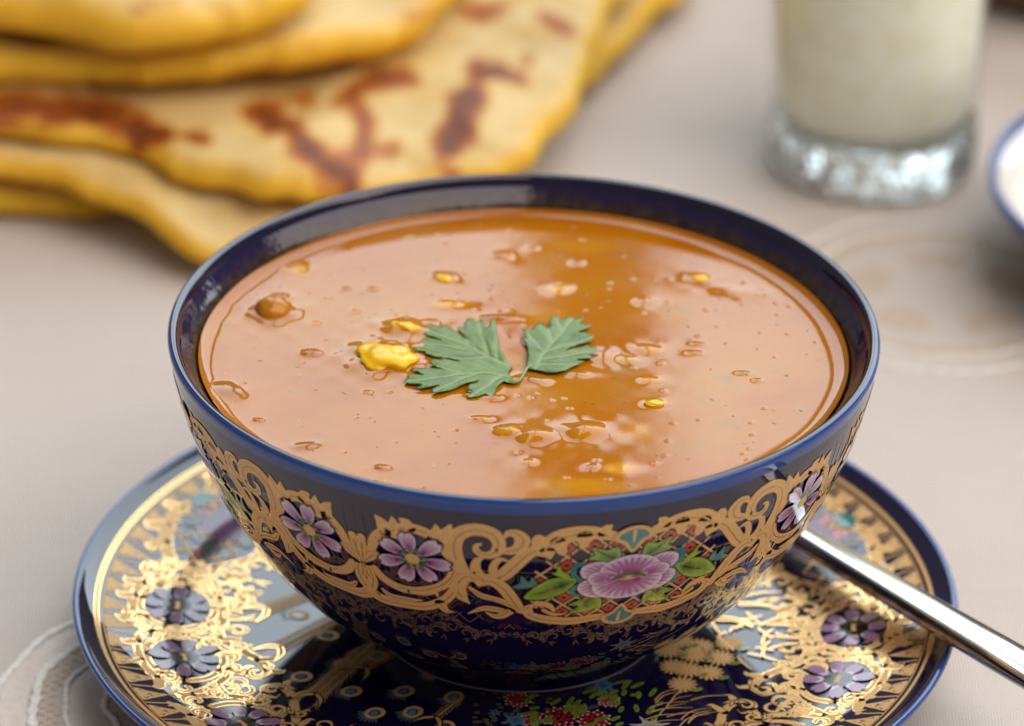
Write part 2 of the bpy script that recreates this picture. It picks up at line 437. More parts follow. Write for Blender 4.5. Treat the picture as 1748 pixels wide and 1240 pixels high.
def peony(D, c, sx, sy):
    c = np.asarray(c, float)
    def petal(pts, cen):
        pts = np.array([(c[0]+x*sx, c[1]+y*sy) for x, y in pts]); cen = np.array((c[0]+cen[0]*sx, c[1]+cen[1]*sy))
        m = pts.mean(0)
        D.blob(m+(pts-m)*1.07, PUR2, PUR2, rings=(0, 1)); D.blob(pts, PUR, WHT, center=cen, mid=.42, streak=.25, n=8, rings=(0, .3, .5, .66, .82, 1))
    for s in (-1, 1):
        petal([(.15*s, .3), (.45*s, .85), (.75*s, .95), (1.0*s, .75), (1.0*s, .35), (.8*s, .1), (.4*s, .05)], (.25*s, .12))
        petal([(.2*s, -.2), (.5*s, .1), (.95*s, .05), (1.05*s, -.3), (.92*s, -.65), (.62*s, -.85), (.3*s, -.7)], (.25*s, -.15))
    petal([(-.62, .42), (-.45, .85), (-.12, 1.08), (.22, 1.06), (.52, .82), (.62, .4), (.3, .05), (-.3, .05)], (0, .05))
    for s in (-1, 1):
        petal([(.25*s, -.05), (.3*s, .35), (.6*s, .5), (.85*s, .3), (.82*s, -.05), (.6*s, -.22)], (.25*s, .05))
    petal([(-.72, -.12), (-.35, .02), (.35, .02), (.72, -.12), (.68, -.6), (.38, -.95), (0, -1.05), (-.38, -.95), (-.68, -.6)], (0, .05))
    D.ribbon([(c[0]-.34*sx, c[1]-.02*sy), (c[0]-.18*sx, c[1]+.13*sy), (c[0]+.1*sx, c[1]+.17*sy), (c[0]+.34*sx, c[1]+.0*sy)], [.05*sx, .12*sx, .12*sx, .05*sx], 0, (.02, .14, .03), edge=0)
    D.blob(ell((c[0], c[1]+.01*sy), .24*sx, .10*sy), (0, 0, 0), (0, 0, 0), 1, rings=(0, 1))
def leaf_deco(D, O, ci=DGRN, co=LIME, vein=True):
    O = np.asarray(O, float); m = O.mean(0)
    D.blob(m+(O-m)*1.10, BLK, BLK, rings=(0, 1)); D.blob(O, ci, co, center=O[0]*.6+m*.4, n=5, mid=.1)
    if vein:
        j = np.linalg.norm(O-O[0], axis=1).argmax()
        D.ribbon([O[0], m, O[j]*.8+m*.2], [.03, .025, .012], 0, (.03, .02, .005), edge=0, n=4)

# ------------------------------------------------------------------ the soup bowl
bowl = empty('soup_bowl', (0, 0, ZB), 'cobalt blue porcelain bowl with gold scrollwork and flowers, filled with orange soup', 'bowl')
wall = [(r, z) for r, z in zip(bow_r, bow_z) if z < 6.93]
V, F = lathe(wall, 256); mesh_obj('outer_wall', V, F, GLAZE, bowl)
r1 = wall[-1][0]
lip = spline([(r1, wall[-1][1]), (6.50, 7.00), (6.51, 7.08), (6.485, 7.145), (6.42, 7.165), (6.35, 7.145), (6.305, 7.08), (6.26, 6.98)], 5)
V, F = lathe(lip[:18], 256); mesh_obj('rim', V, F, RIM, bowl)
V, F = lathe(lip[17:], 256); mesh_obj('inner_lip', V, F, GLAZE, bowl)
inn = spline([(6.26, 6.98), (6.15, 6.84), (5.98, 6.62), (5.75, 6.1), (5.2, 4.6), (4.2, 3.0), (2.6, 2.05), (.01, 1.9)], 6)
V, F = lathe(inn, 192); mesh_obj('inner_wall', V, F, INNER, bowl)
foot = spline([(2.7, 1.70), (2.78, 1.52), (2.76, 1.25), (2.71, 1.02), (2.68, .965), (2.64, .953), (2.52, .953), (2.46, 1.02), (2.40, 1.6), (.01, 1.62)], 5)
V, F = lathe(foot, 128); fr_ = mesh_obj('foot_ring', V, F, GLAZE, bowl)
V, F = lathe(spline([(2.712, 1.00), (2.722, .980), (2.715, .965), (2.70, .957)], 4), 128); fe_ = mesh_obj('foot_edge', V, F, m_simple('bare_pale_glaze', (.13, .12, .15), .3), bowl); fe_.parent = fr_

S93 = 1/93.
gold = Deco(bowl_map, mirror=True, base=.006)
def gp(pts, w, groove=.022, **k): return gold.ribbon(BU(pts), np.asarray(w)*S93*1.55, 1, groove=groove*.6 if groove else None, edge=.008, **k)
ring = gp([(632, 948), (640, 920), (660, 906), (690, 901), (720, 906), (746, 922), (766, 945), (776, 970), (768, 990), (745, 1003), (710, 1008), (680, 1001), (655, 986), (640, 968)], [10, 12, 13, 13, 13, 13, 13, 12, 12, 12, 13, 13, 12, 8])
for pts, w in (([(658, 906), (652, 891), (641, 879)], [14, 12, 2]), ([(666, 905), (672, 892), (669, 882)], [12, 9, 2]),
               ([(702, 902), (692, 891), (683, 885)], [10, 11, 3]), ([(738, 918), (745, 906), (744, 895)], [12, 10, 2]), ([(748, 921), (762, 909), (769, 896)], [14, 12, 3]),
               ([(700, 1009), (725, 1012), (742, 1010), (748, 1018)], [6, 8, 7, 2]), ([(668, 912), (690, 918), (700, 925)], [8, 7, 2])):
    gp(pts, w, groove=None)
gp([(806, 990), (784, 967), (773, 940), (777, 918), (795, 906), (820, 904), (842, 912), (852, 928), (846, 943), (828, 947), (814, 940), (813, 931), (821, 928)], [10, 18, 19, 17, 16, 16, 15, 13, 12, 9, 7, 5, 3])
gp([(850, 939), (868, 940), (884, 936), (892, 923), (884, 912), (869, 910), (862, 917)], [6, 10, 13, 15, 12, 8, 2])
gp([(812, 979), (835, 987), (858, 981), (880, 963), (900, 946), (925, 934), (947, 932)], [8, 15, 17, 17, 15, 13, 8])
gp([(824, 986), (812, 971), (815, 956), (827, 951)], [12, 12, 8, 2], None); gp([(845, 985), (842, 968), (852, 955), (868, 957)], [12, 9, 7, 2], None)
gp([(925, 936), (917, 926), (920, 917), (929, 919)], [11, 11, 8, 3], None)
top = gp([(926, 950), (936, 932), (955, 919), (980, 911), (1010, 909), (1040, 913), (1068, 917)], [9, 19, 22, 20, 17, 13, 8])
for pts, w in (([(953, 926), (960, 942)], [17, 9]), ([(998, 916), (997, 931)], [17, 8]), ([(1028, 910), (1037, 901), (1043, 897)], [10, 10, 4]), ([(940, 940), (938, 952)], [10, 4])): gp(pts, w, None)
gp([(914, 1031), (901, 1038), (906, 1050), (935, 1057), (975, 1059), (1015, 1053), (1060, 1045)], [4, 11, 13, 15, 14, 12, 8])
gp([(947, 1044), (936, 1033), (917, 1029)], [3, 9, 9], None); gp([(925, 1040), (945, 1048), (965, 1046)], [5, 6, 2], None)
for pts, w in (([(822, 990), (796, 985), (783, 998), (787, 1015), (801, 1029)], [8, 15, 17, 15, 3]), ([(812, 996), (836, 990), (857, 1001), (874, 1021), (889, 1041), (904, 1042)], [10, 15, 15, 15, 12, 5]),
               ([(800, 1000), (820, 1015), (845, 1022), (870, 1031), (897, 1046)], [3, 9, 9, 9, 6]), ([(877, 1046), (850, 1040), (825, 1038), (800, 1046)], [4, 10, 9, 2]),
               ([(872, 1042), (857, 1050), (845, 1051), (831, 1045)], [10, 11, 9, 3]),
               ([(626, 1003), (655, 1021), (690, 1030), (725, 1034), (755, 1026), (773, 1010), (777, 990)], [17, 17, 15, 14, 13, 11, 6]), ([(652, 1003), (668, 1016), (695, 1022), (720, 1024)], [4, 9, 9, 3]),
               ([(752, 1029), (762, 1041), (776, 1044)], [13, 9, 2]), ([(620, 958), (618, 937), (617, 915)], [5, 12, 9]), ([(621, 958), (632, 949), (643, 944)], [4, 12, 7]),
               ([(621, 960), (628, 975), (633, 988)], [4, 12, 4]), ([(612, 960), (618, 985), (634, 1006)], [8, 13, 13])):
    gp(pts, w)
gcell = gold.build('gold_scrollwork', bowl)

lat = Deco(bowl_map)
cpx = bowl_uv(1071, 983); CV = cpx[1]
bound = BU([(905, 985), (930, 955), (960, 930), (1000, 920), (1066, 918)]); bl = BU([(905, 985), (885, 1010), (905, 1035), (940, 1050), (1000, 1052), (1060, 1044)])
def inside(a, v):
    a = abs(a)
    if a > 2.02: return False
    vt = np.interp(a, bound[::-1, 0], bound[::-1, 1]); vb = np.interp(a, bl[::-1, 0], bl[::-1, 1])
    return vb-.02 < v < vt+.02
lp = .30
for dirn in (1, -1):
    for k in range(-12, 13):
        P = []
        for q in np.linspace(-2.6, 2.6, 140):
            a = (q+dirn*k*lp)*.72; v = CV+(q*dirn-k*lp)*.72
            if inside(a, v): P.append((a, v))
        runs = []; 
        for p in P:
            if runs and np.hypot(p[0]-runs[-1][-1][0], p[1]-runs[-1][-1][1]) < .06: runs[-1].append(p)
            else: runs.append([p])
        for r_ in runs:
            if len(r_) > 4: lat.ribbon(r_[::4]+[r_[-1]], .042, 1, edge=0, n=2, cap=False)
u = lp*.72
for i in range(-14, 15):
    for j in range(-14, 15):
        a = (i+.0)*u*1.0+0; 
        p1 = (i+.5)*lp; p2 = (j+.5)*lp
        a = (p1+p2)*.72; v = CV+(p1-p2)*.72
        if (i+j) % 2 == 0 and inside(a*1.04, v+.05) and inside(a*1.04, v-.05):
            h = lp*.72*.66
            sq = [(a+h, v), (a, v+h), (a-h, v), (a, v-h)]
            pts = []
            for q in range(4):
                A, B = np.array(sq[q]), np.array(sq[(q+1) % 4]); pts += [A*.88+B*.12, A*.5+B*.5, A*.12+B*.88]
            lat.blob(pts, REDC, REDC, rings=(0, 1), n=1)
            lat.blob(ell((a, v), .038, .038, 0, 6), BLK, BLK, rings=(0, 1), n=1)
lcell = lat.build('lattice_panel', bowl)

leafcells = []
for sgn in (1, -1):
    for pts, ci, co, vn in (([(984, 988), (955, 985), (925, 994), (894, 1019), (930, 1021), (958, 1012), (975, 1000)], DGRN, LIME, True),
                            ([(974, 984), (962, 975), (952, 964), (950, 975), (942, 977), (958, 984)], LIME, LIME, False),
                            ([(1056, 955), (1034, 956), (1005, 953), (1016, 946), (1012, 934), (1036, 938), (1056, 933)], DGRN, LIME, True),
                            ([(1008, 1014), (992, 1022), (970, 1031), (988, 1033), (972, 1044), (1000, 1042), (1014, 1036), (1024, 1036), (1024, 1020)], DGRN, LIME, True),
                            ([(917, 996), (908, 984), (903, 993), (890, 982), (887, 994), (874, 1001), (893, 1003)], TEAL, TEAL, False)):
        lf = Deco(bowl_map, base=.018, sign=sgn); leaf_deco(lf, BU(pts), ci, co, vn); leafcells.append(lf.build('painted_leaf', bowl))
    lf = Deco(bowl_map, base=.018, sign=sgn)
    lf.ribbon(BU([(1002, 966), (992, 962), (981, 968), (979, 980), (990, 989), (1003, 992)]), [.08, .12, .11, .10, .09, .04], 0, TEAL, edge=0)
    lf.ribbon(BU([(1003, 992), (988, 997), (977, 1006), (980, 1014), (991, 1013)]), [.04, .09, .10, .10, .05], 0, TEAL, edge=0)
    leafcells.append(lf.build('painted_tendril', bowl))
cu = Deco(bowl_map, base=.026)
b0 = np.array((0, BU([(1075, 917)])[0, 1])); b1 = np.array((0, BU([(1058, 1047)])[0, 1]))
for b, s in ((b0, -1), (b1, 1)):
    cu.blob(np.array([(-.34, 0), (-.24, .2), (0, .28), (.24, .2), (.34, 0), (.16, -.14), (0, -.36), (-.16, -.14)])*(1, -s)+b, (0, 0, 0), (0, 0, 0), 1, rings=(0, .5, 1))
    cu.blob(np.array([(-.26, .02), (-.18, .14), (0, .2), (.18, .14), (.26, .02), (.12, -.08), (0, -.27), (-.12, -.08)])*(1, -s)+b, TEAL, TEAL)
    cu.ribbon([b+(0, -.12*-s), b+(0, .15*-s)], [.03, .07], 1, edge=0)
ccell = cu.build('painted_bud', bowl)
pe = Deco(bowl_map, base=.022); peony(pe, (-.02, CV-.02), .84, .53); pcell = pe.build('painted_peony', bowl)
fcell = []
for sgn in (1, -1):
    flw = Deco(bowl_map, base=.024, sign=sgn); anemone(flw, bowl_uv(705, 952), .64, 7, .55, 3); fcell.append(flw.build('painted_flower', bowl))
# faint combed feather lines in the glaze above the scrolls
fe = Deco(bowl_map)
rr = np.random.default_rng(3)
for k in range(64):
    a = -4.6+9.2*k/64+rr.uniform(-.04, .04); v0 = bow_v[-1]-1.35-.25*math.sin(k*.35); v1 = bow_v[-1]-.55-.25*abs(math.sin(k*.21))
    fe.ribbon([(a, v0), (a+.05*math.sin(k), (v0+v1)/2), (a+.12*math.sin(k*.4), v1)], [.02, .03, .012], 0, (.016, .017, .034), edge=0, n=5, cap=False)
fecell = fe.build('feather_engraving', bowl)
for k in (1, 2, 3):
    for o in [gcell, lcell, ccell, pcell, fecell]+fcell+leafcells: copy_child(o, bowl, k*math.pi/2)

# ------------------------------------------------------------------ saucer decoration
def pol(P):            # (degrees, radius) list -> sheet coordinates (arc cm, radius)
    return np.array([(R(a)*6.3, r) for a, r in P])
SROT = R(28)
def pre_pol(Q):
    th = SROT+Q[:, 0]/6.3; return np.stack([Q[:, 1]*np.cos(th), Q[:, 1]*np.sin(th)], -1)
sg = Deco(saucer_map, mirror=True, pre=pre_pol)
def sgp(P, w, barb=None, seed=0, side=0, groove=.022):
    o = sg.ribbon(pol(P), np.asarray(w)*1.1, 1, groove=None, edge=.030)
    if barb: sg.barbs(*o, step=barb*1.3, size=.27, seed=seed, side=side)
for i, a in enumerate((31.5, 48.5)):
    c = pol([(a, 6.38)])[0]
    sgp([(a+math.degrees(.80*math.cos(q)/6.3), 6.38+.72*math.sin(q)) for q in np.linspace(.4, 6.5, 13)], [.15]*13, .52, 10+i, -1)
sgp([(0, 7.32), (5, 7.40), (10, 7.30), (15, 7.05), (18, 6.80), (21, 6.75), (23.5, 6.95), (22.5, 7.2), (20.5, 7.18), (20.2, 7.02)], [.10, .20, .24, .24, .2, .18, .17, .14, .1, .04], .5, 2, 1)
sgp([(0, 5.42), (5, 5.36), (10, 5.45), (14, 5.70), (17, 6.05), (19, 6.5), (18, 6.8)], [.10, .18, .2, .2, .18, .15, .08], .42, 3, -1)
sgp([(16, 5.9), (20, 5.55), (24, 5.30), (28, 5.18), (31, 5.32), (30, 5.52), (27.8, 5.50), (27.5, 5.38)], [.08, .18, .2, .19, .16, .12, .08, .03], .45, 4, -1)
sgp([(24, 5.75), (29, 5.55), (35, 5.50), (40, 5.62), (44, 5.50), (48, 5.22), (53, 5.0), (57, 5.05), (58, 5.3), (55.5, 5.42), (53.5, 5.32), (54, 5.2)], [.06, .16, .2, .2, .2, .2, .18, .17, .15, .12, .08, .03], .42, 5, -1)
sgp([(23, 7.0), (27, 7.15), (33, 7.22), (38, 7.05), (40, 6.8)], [.06, .16, .17, .15, .05], .4, 6, 1)
sgp([(40, 5.9), (40.3, 6.4), (40, 6.9), (43, 7.15), (49, 7.22), (54, 7.1), (57, 6.8)], [.12, .16, .16, .15, .16, .15, .06], .4, 7, 1)
sgp([(50, 5.55), (55, 5.75), (58, 6.1), (59.5, 6.6), (59.6, 7.0)], [.1, .17, .18, .16, .06], .42, 8, -1)
sgp([(20, 6.3), (22, 6.0), (25.5, 5.75)], [.06, .16, .1], None)
rv = np.random.default_rng(31); placed = []
fl_c = [pol([(a, 6.38)])[0] for a in (31.5, 48.5)]
for k in range(900):
    c = np.array((rv.uniform(.1, 6.3*R(59.5)), rv.uniform(5.15, 7.12))); z = rv.uniform(.15, .27)
    if c[0] < 1.95 and abs(c[1]-6.38) < .98-.1*c[0]: continue
    if c[1] < 5.55 and rv.random() < .8: continue
    if any(np.hypot(*(c-f)) < .66+z*.6 for f in fl_c) or any(np.hypot(*(c-q))< (z+y)*.95 for q, y in placed): continue
    placed.append((c, z)); a0_ = rv.uniform(0, 6.28); hd = rv.choice((-1, 1))
    q = np.linspace(0, 1, 9); an = a0_+hd*q*5.2; rd = z*(1.15-.95*q)
    sg.ribbon(np.stack([c[0]+rd*np.cos(an), c[1]+rd*np.sin(an)], -1), np.interp(q, [0, .3, .8, 1], [.03, .11, .10, .06]), 1, edge=.024, n=3)
    for s_ in (0, 1): 
        t0 = c+z*1.1*np.array((math.cos(a0_), math.sin(a0_))); dd = np.array((math.cos(a0_-hd*(1.2+.7*s_)), math.sin(a0_-hd*(1.2+.7*s_))))
        sg.ribbon([t0, t0+dd*z*.6, t0+dd*z*1.2], [.06, .09, .02], 1, edge=.02, n=3)
gs = sg.build('gold_scrollwork', sau)
fs = []
for sgn in (1, -1):
    for i, a in enumerate((31.5, 48.5)):
        sf = Deco(saucer_map, pre=pre_pol, base=.026, sign=sgn); anemone(sf, pol([(a, 6.38)])[0], .62, 8, .3*i, 20+i, (.60, .48, .66), (.92, .90, .97), (.30, .17, .32)); fs.append(sf.build('painted_flower', sau))
sp_ = Deco(saucer_map, pre=pre_pol, base=.012)
for dirn in (1, -1):
    for k in range(-7, 8):
        P = [(q+dirn*k*.30, 6.38+(q*dirn-k*.30)) for q in np.linspace(-1.6, 1.6, 60)]
        P = [p for p in P if abs(p[0]) < 1.8 and abs(p[1]-6.38) < .82-.18*abs(p[0])]
        if len(P) > 5: sp_.ribbon(P[::4]+[P[-1]], .045, 1, edge=0, n=2, cap=False)
for i in range(-6, 6):
    for j in range(-6, 6):
        p1, p2 = (i+.5)*.30, (j+.5)*.30; a, r = p1+p2, 6.38+p1-p2
        if (i+j) % 2 == 0 and abs(a) < 1.75 and abs(r-6.38) < .74-.18*abs(a): sp_.blob(ell((a, r), .2, .2, 0, 4), REDC, REDC, rings=(0, 1), n=1)
for s in (-1, 1):
    leaf_deco(sp_, [(s*.75, 6.36), (s*1.0, 6.55), (s*1.35, 6.5), (s*1.65, 6.25), (s*1.2, 6.18)])
    leaf_deco(sp_, [(s*.3, 6.85), (s*.35, 7.05), (s*.75, 7.1), (s*.7, 6.9)]); leaf_deco(sp_, [(s*.3, 5.9), (s*.4, 5.7), (s*.8, 5.72), (s*.7, 5.95)])
    sp_.ribbon([(s*.8, 6.7), (s*1.0, 6.75), (s*1.12, 6.6), (s*.95, 6.42)], .1, 0, TEAL, edge=0)
sp_.blob(ell((0, 7.28), .24, .17), TEAL, TEAL)
peony(sp_, (0, 6.36), .78, .5)
ps = sp_.build('painted_panel', sau)
for k in (1, 2):
    for o in [gs, ps]+fs: copy_child(o, sau, k*2*math.pi/3)
# lambrequin border: gold line, hanging triangles, rods with ball tips (one twentieth, then turned round)
NB = 24; cell = 2*math.pi*6.3/NB
lb = Deco(saucer_map, pre=lambda Q: np.stack([Q[:, 1]*np.cos(Q[:, 0]/6.3), Q[:, 1]*np.sin(Q[:, 0]/6.3)], -1))
lb.ribbon([(cell*q, 7.88) for q in np.linspace(0, 1, 7)], .095, 1, edge=.02, n=2, cap=False)
lb.ribbon([(cell*q, 7.76) for q in np.linspace(0, 1, 7)], .025, 1, edge=0, n=2, cap=False)
for h in range(3):
    x0 = cell*(h+.5)/3
    w = cell/3
    lb.blob([(x0-w*.36, 7.72), (x0, 7.73), (x0+w*.36, 7.72), (x0+w*.22, 7.50), (x0+w*.10, 7.28), (x0, 7.12), (x0-w*.10, 7.28), (x0-w*.22, 7.50)], (0, 0, 0), (0, 0, 0), 1, rings=(0, .5, 1), n=2)
    lb.ribbon([(x0, 7.69), (x0, 7.28)], [.03, .012], 0, (.01, .008, .02), edge=0, n=3)
    for s in (-1, 1): lb.ribbon([(x0+s*w*.10, 7.67), (x0+s*w*.24, 7.62), (x0+s*w*.08, 7.50), (x0+s*w*.05, 7.36)], .022, 0, (.015, .01, .02), edge=0, n=3)
    lb.ribbon([(x0+w*.5, 7.73), (x0+w*.5, 7.28)], .030, 1, edge=0, n=3); lb.blob(ell((x0+w*.5, 7.24), .062, .062, 0, 8), (0, 0, 0), (0, 0, 0), 1, rings=(0, 1), n=1)
    lb.blob(ell((x0, 7.07), .055, .055, 0, 8), (0, 0, 0), (0, 0, 0), 1, rings=(0, 1), n=1)
lo = lb.build('gold_border', sau)
for k in range(1, NB): copy_child(lo, sau, k*2*math.pi/NB)
# the painting in the well: peacock tail and flowers
pk = Deco(saucer_map)
def SU_(pts):
    o = []
    for p in pts:
        q = at(p[0], p[1], .96); o.append((q[0]-SX, q[1]-SY))
    return np.array(o)
def eye(c, ang, s=1.):
    c = np.asarray(c); d = np.array([math.cos(ang), math.sin(ang)]); e = np.array([-d[1], d[0]])
    for k in range(-4, 5):
        q = d*math.cos(k*.22)+e*math.sin(k*.22); pk.ribbon([c+q*.16*s, c+q*(.34+.03*math.cos(k))*s], [.06*s, .02*s], 0, (.10, .17, .18), edge=0, n=3)
    pk.blob(ell(c, .21*s, .18*s, ang), (0, 0, 0), (0, 0, 0), 1, rings=(0, .5, 1)); pk.blob(ell(c+d*.01, .12*s, .10*s, ang), (.03, .015, .01), (.03, .015, .01), rings=(0, 1))
    pk.blob(ell(c+d*.02, .09*s, .065*s, ang), (.05, .22, .5), (.08, .3, .6), rings=(0, 1))
def plume(a, b, w, n=44, tailw=.18):
    a, b = np.asarray(a), np.asarray(b); d = (b-a)/np.linalg.norm(b-a); e = np.array([-d[1], d[0]])
    pk.ribbon([a, b], [.05, .03], 1, edge=0)
    for k in range(n):
        p = a+(b-a)*k/n
        for s in (-1, 1): pk.ribbon([p, p+d*w*1.0+e*s*w*.5, p+d*w*1.7+e*s*w*(.62+.25*math.sin(k*2.3))], [.010, .012, .005], 1, edge=0, n=3, cap=False)
    for s in (-1, 1): pk.ribbon([b, b+d*.15+e*s*.18, b+d*.45+e*s*.30], [.12, .13, .02], 1, edge=.03, n=4)
cp_ = np.array((-.3, -1.2))
for x, y in ((515, 1155), (588, 1133), (600, 1180), (640, 1217), (705, 1215), (645, 1120), (690, 1180), (740, 1150), (775, 1190), (560, 1085), (510, 1050), (760, 1240)):
    c = SU_([(x, y)])[0]; eye(c, math.atan2(c[1]-cp_[1], c[0]-cp_[0]), 1.0)
plume(SU_([(640, 1095)])[0], SU_([(540, 1185)])[0], .34); plume(SU_([(620, 1030)])[0], SU_([(478, 1105)])[0], .30); plume(SU_([(600, 990)])[0], SU_([(455, 1040)])[0], .30)
plume(SU_([(700, 1100)])[0], SU_([(625, 1140)])[0], .2, 14); plume(SU_([(790, 1190)])[0], SU_([(745, 1225)])[0], .16, 8)
# bird's breast and the flower bush
for k in range(70):
    q = SU_([(random.uniform(810, 960), random.uniform(1175, 1245))])[0]; pk.blob(ell(q, .06, .05, 0, 6), (.02, .10, .10), (.16, .10, .03), rings=(0, 1), n=1)
def dots(c, n, r, col, s=.05):
    c = np.asarray(c)
    for k in range(n):
        rad = r*math.sqrt((k+.5)/n); a = k*2.4; p = c+rad*np.array([math.cos(a), math.sin(a)])
        pk.blob(ell(p, s, s, 0, 6), col, col, rings=(0, 1), n=1)
        if rad > r*.55: pk.blob(ell(p*1.0+(p-c)*.12, s*.55, s*.5, 0, 5), (.7, .55, .55), (.7, .55, .55), rings=(0, 1), n=1)
for x, y, r_ in ((958, 1225, .34), (1015, 1230, .30), (885, 1195, .25), (1040, 1198, .2), (905, 1230, .2)): dots(SU_([(x, y)])[0], 34, r_, (.30, .015, .02))
def star(c, r, col, n=6, col2=None):
    c = np.asarray(c); O = []
    for k in range(2*n):
        a = math.pi*k/n+.3; O.append(c+(r if k % 2 == 0 else r*.42)*np.array([math.cos(a), math.sin(a)]))
    pk.blob(O, col2 or tuple(.4*x for x in col), col, n=3)
for x, y, r_ in ((1040, 1142, .33), (1030, 1172, .34), (880, 1232, .3), (845, 1218, .16)): star(SU_([(x, y)])[0], r_, (.08, .24, .45))
star(SU_([(1110, 1242)])[0], .4, (.5, .5, .48), 7)
for k in range(46):
    q = SU_([(random.uniform(900, 1130), random.uniform(1165, 1245))])[0]; a = random.uniform(.2, 1.8)
    pk.blob(ell(q, random.uniform(.09, .2), .05, a, 8), (.05, .12, .01), (.24, .34, .03), rings=(0, 1), n=1)
for x, y in ((1150, 1140), (1185, 1120), (1210, 1150), (1165, 1170), (1195, 1105), (1230, 1125), (1140, 1112), (1175, 1145), (1160, 1095), (1245, 1100)):
    c = SU_([(x, y)])[0]
    for k in range(14):
        a = 2*math.pi*k/14; pk.blob(ell(c+.19*np.array([math.cos(a), math.sin(a)]), .10, .038, a, 6), (0, 0, 0), (0, 0, 0), 1, rings=(0, 1), n=1)
    pk.blob(ell(c, .13, .13), (0, 0, 0), (0, 0, 0), 1, rings=(0, 1)); 
    pk.blob(ell(c+(.28, -.18), .11, .06, .5, 6), (.08, .16, .02), (.28, .36, .06), rings=(0, 1), n=1)
for k in range(26):
    c = SU_([(1262+random.uniform(-50, 60), 1068+random.uniform(-50, 60))])[0]; a = random.uniform(0, 6.28); d = np.array([math.cos(a), math.sin(a)])
    pk.ribbon([c, c+d*.3+(.05, .08), c+d*.55+(.2, .05)], [.05, .06, .015], 1, edge=.015, n=4)
for k in range(16):
    c = SU_([(random.uniform(1100, 1180), random.uniform(1195, 1245))])[0]; a = random.uniform(.3, 1.3); d = np.array([math.cos(a), math.sin(a)])
    pk.ribbon([c, c+d*.35, c+d*.6+(.22, -.08)], [.03, .025, .01], 1, edge=0, n=4)
pk.ribbon(SU_([(1180, 1030), (1215, 1055), (1255, 1060), (1285, 1072)]), [.05, .18, .14, .05], 1, edge=.03)
pk.build('peacock_painting', sau)

# ------------------------------------------------------------------ soup
ZS, RS = 6.55, 5.955
NR, NTH = 230, 1080
rr_ = RS*np.sqrt(np.linspace(0, 1, NR)**1.35); rr_[0] = .003
th = np.linspace(0, 2*math.pi, NTH, endpoint=False)
RRm, TT = np.meshgrid(rr_, th, indexing='ij'); SXm, SYm = RRm*np.cos(TT), RRm*np.sin(TT)
wob = 1+.10*np.sin(3*TT+.5)+.08*np.sin(7*TT)+.05*np.sin(17*TT)
Hh = .10*np.exp((RRm-RS)/(.13*wob))+.0007*vnoise(SXm*1.6, SYm*1.6, 4)+.0003*vnoise(SXm*6, SYm*6, 5)
yel = np.zeros_like(Hh); bro = np.zeros_like(Hh)
def dist(px, py, rx, ry=None, ang=0.):
    q = at(px, py, ZS); ry = ry or rx; dx, dy = SXm-q[0], SYm-q[1]
    c, s = math.cos(ang), math.sin(ang)
    return np.hypot((dx*c+dy*s)/rx, (-dx*s+dy*c)/ry)
def bumpat(px, py, rx, h, ry=None, ang=0., y=0., b=0., pw=2.2):
    global Hh, yel, bro
    d = dist(px, py, rx, ry, ang)
    d = d*(1+.16*np.sin(2*TT*0+9*SXm+px)*np.cos(8*SYm+py))
    Hh = Hh+.85*h*np.exp(-d**pw)+.10*h*np.exp(-(d/2.2)**2)
    if y: yel = np.maximum(yel, y*np.exp(-(d/1.1)**4))
    if b: bro = np.maximum(bro, b*np.exp(-(d/1.1)**4))
for a in ((465, 535, .40, .09, .44, 0, .0, .5), (655, 614, .58, .13, .52, .2), (690, 562, .36, .11, .26, -.3), (530, 604, .17, .045, .12, 0, 0, .4), (478, 507, .14, .03, .1, 0, 0, .5),
          (757, 474, .20, .055, .16, -.4, .35), (858, 438, .15, .05, .16, 0, .1), (1195, 476, .20, .05, .15, .2, .5), (508, 460, .2, .03, .2, 0, .8), (770, 521, .28, .03, .16, .1, .8),
          (590, 494, .08, .022), (635, 494, .08, .022), (606, 533, .06, .018, None, 0, .6), (538, 553, .07, .016, None, 0, .6), (626, 671, .07, .02), (650, 799, .11, .035, .09, 0, .0, .3),
          (912, 746, .27, .11, .24, 0, .25), (998, 738, .28, .12, .26, 0, .25), (866, 737, .20, .08, .17, 0, .6), (820, 716, .17, .04, .10, -.2, .4),
          (1185, 604, .12, .035, .08, 0, .2), (1192, 588, .10, .025, .06), (1270, 638, .11, .025, .07, 0, .3), (1293, 650, .08, .02), (1105, 598, .26, .05, .18, -.2, .45), (1070, 615, .22, .03, .16, 0, .6),
          (1110, 650, .18, .03, .12, -.2, .5), (1118, 690, .2, .03, .14, .2, .95), (1060, 800, .26, .012, .2, 0, .8), (1010, 798, .10, .03), (902, 790, .12, .03, None, 0, .3), (955, 495, .22, .02, .2, 0, .6), (910, 425, .1, .02),
          (1100, 515, .16, .03), (1000, 830, .7, .004, .25, 0, .4), (1265, 500, .5, .022, .25, -.2), (985, 450, .1, .02), (700, 404, .07, .02, None, 0, .7), (870, 392, .05, .01, None, 0, .6),
          (850, 545, .26, .06, .12, 0, 0, .3), (800, 676, .13, .04, .08), (840, 680, .16, .035, .08), (900, 650, .3, .05, .15, 0, 0, .5), (735, 552, .12, .03), (1030, 610, .2, .03, .3), (985, 640, .2, .03, .12),
          (390, 668, .25, .05, .3, .8, 0, .5), (440, 718, .1, .03, .07, 0, 0, .5), (520, 762, .22, .03, .12, .3, 0, .6), (1090, 735, .3, .0, .3, 0, .35), (930, 540, .4, .0, .3, 0, .25), (1000, 420, .5, .0, .3, 0, .2)):
    bumpat(*a)
bro = np.maximum(bro, .42*np.clip((RRm-5.35)/.35, 0, 1)*np.clip(.45+.6*np.sin(TT)+.25*vnoise(SXm*1.3, SYm*1.3, 8), 0, 1))      # wall's shade and reflection painted in as a brown band, mostly far edge
rs = np.random.default_rng(12)
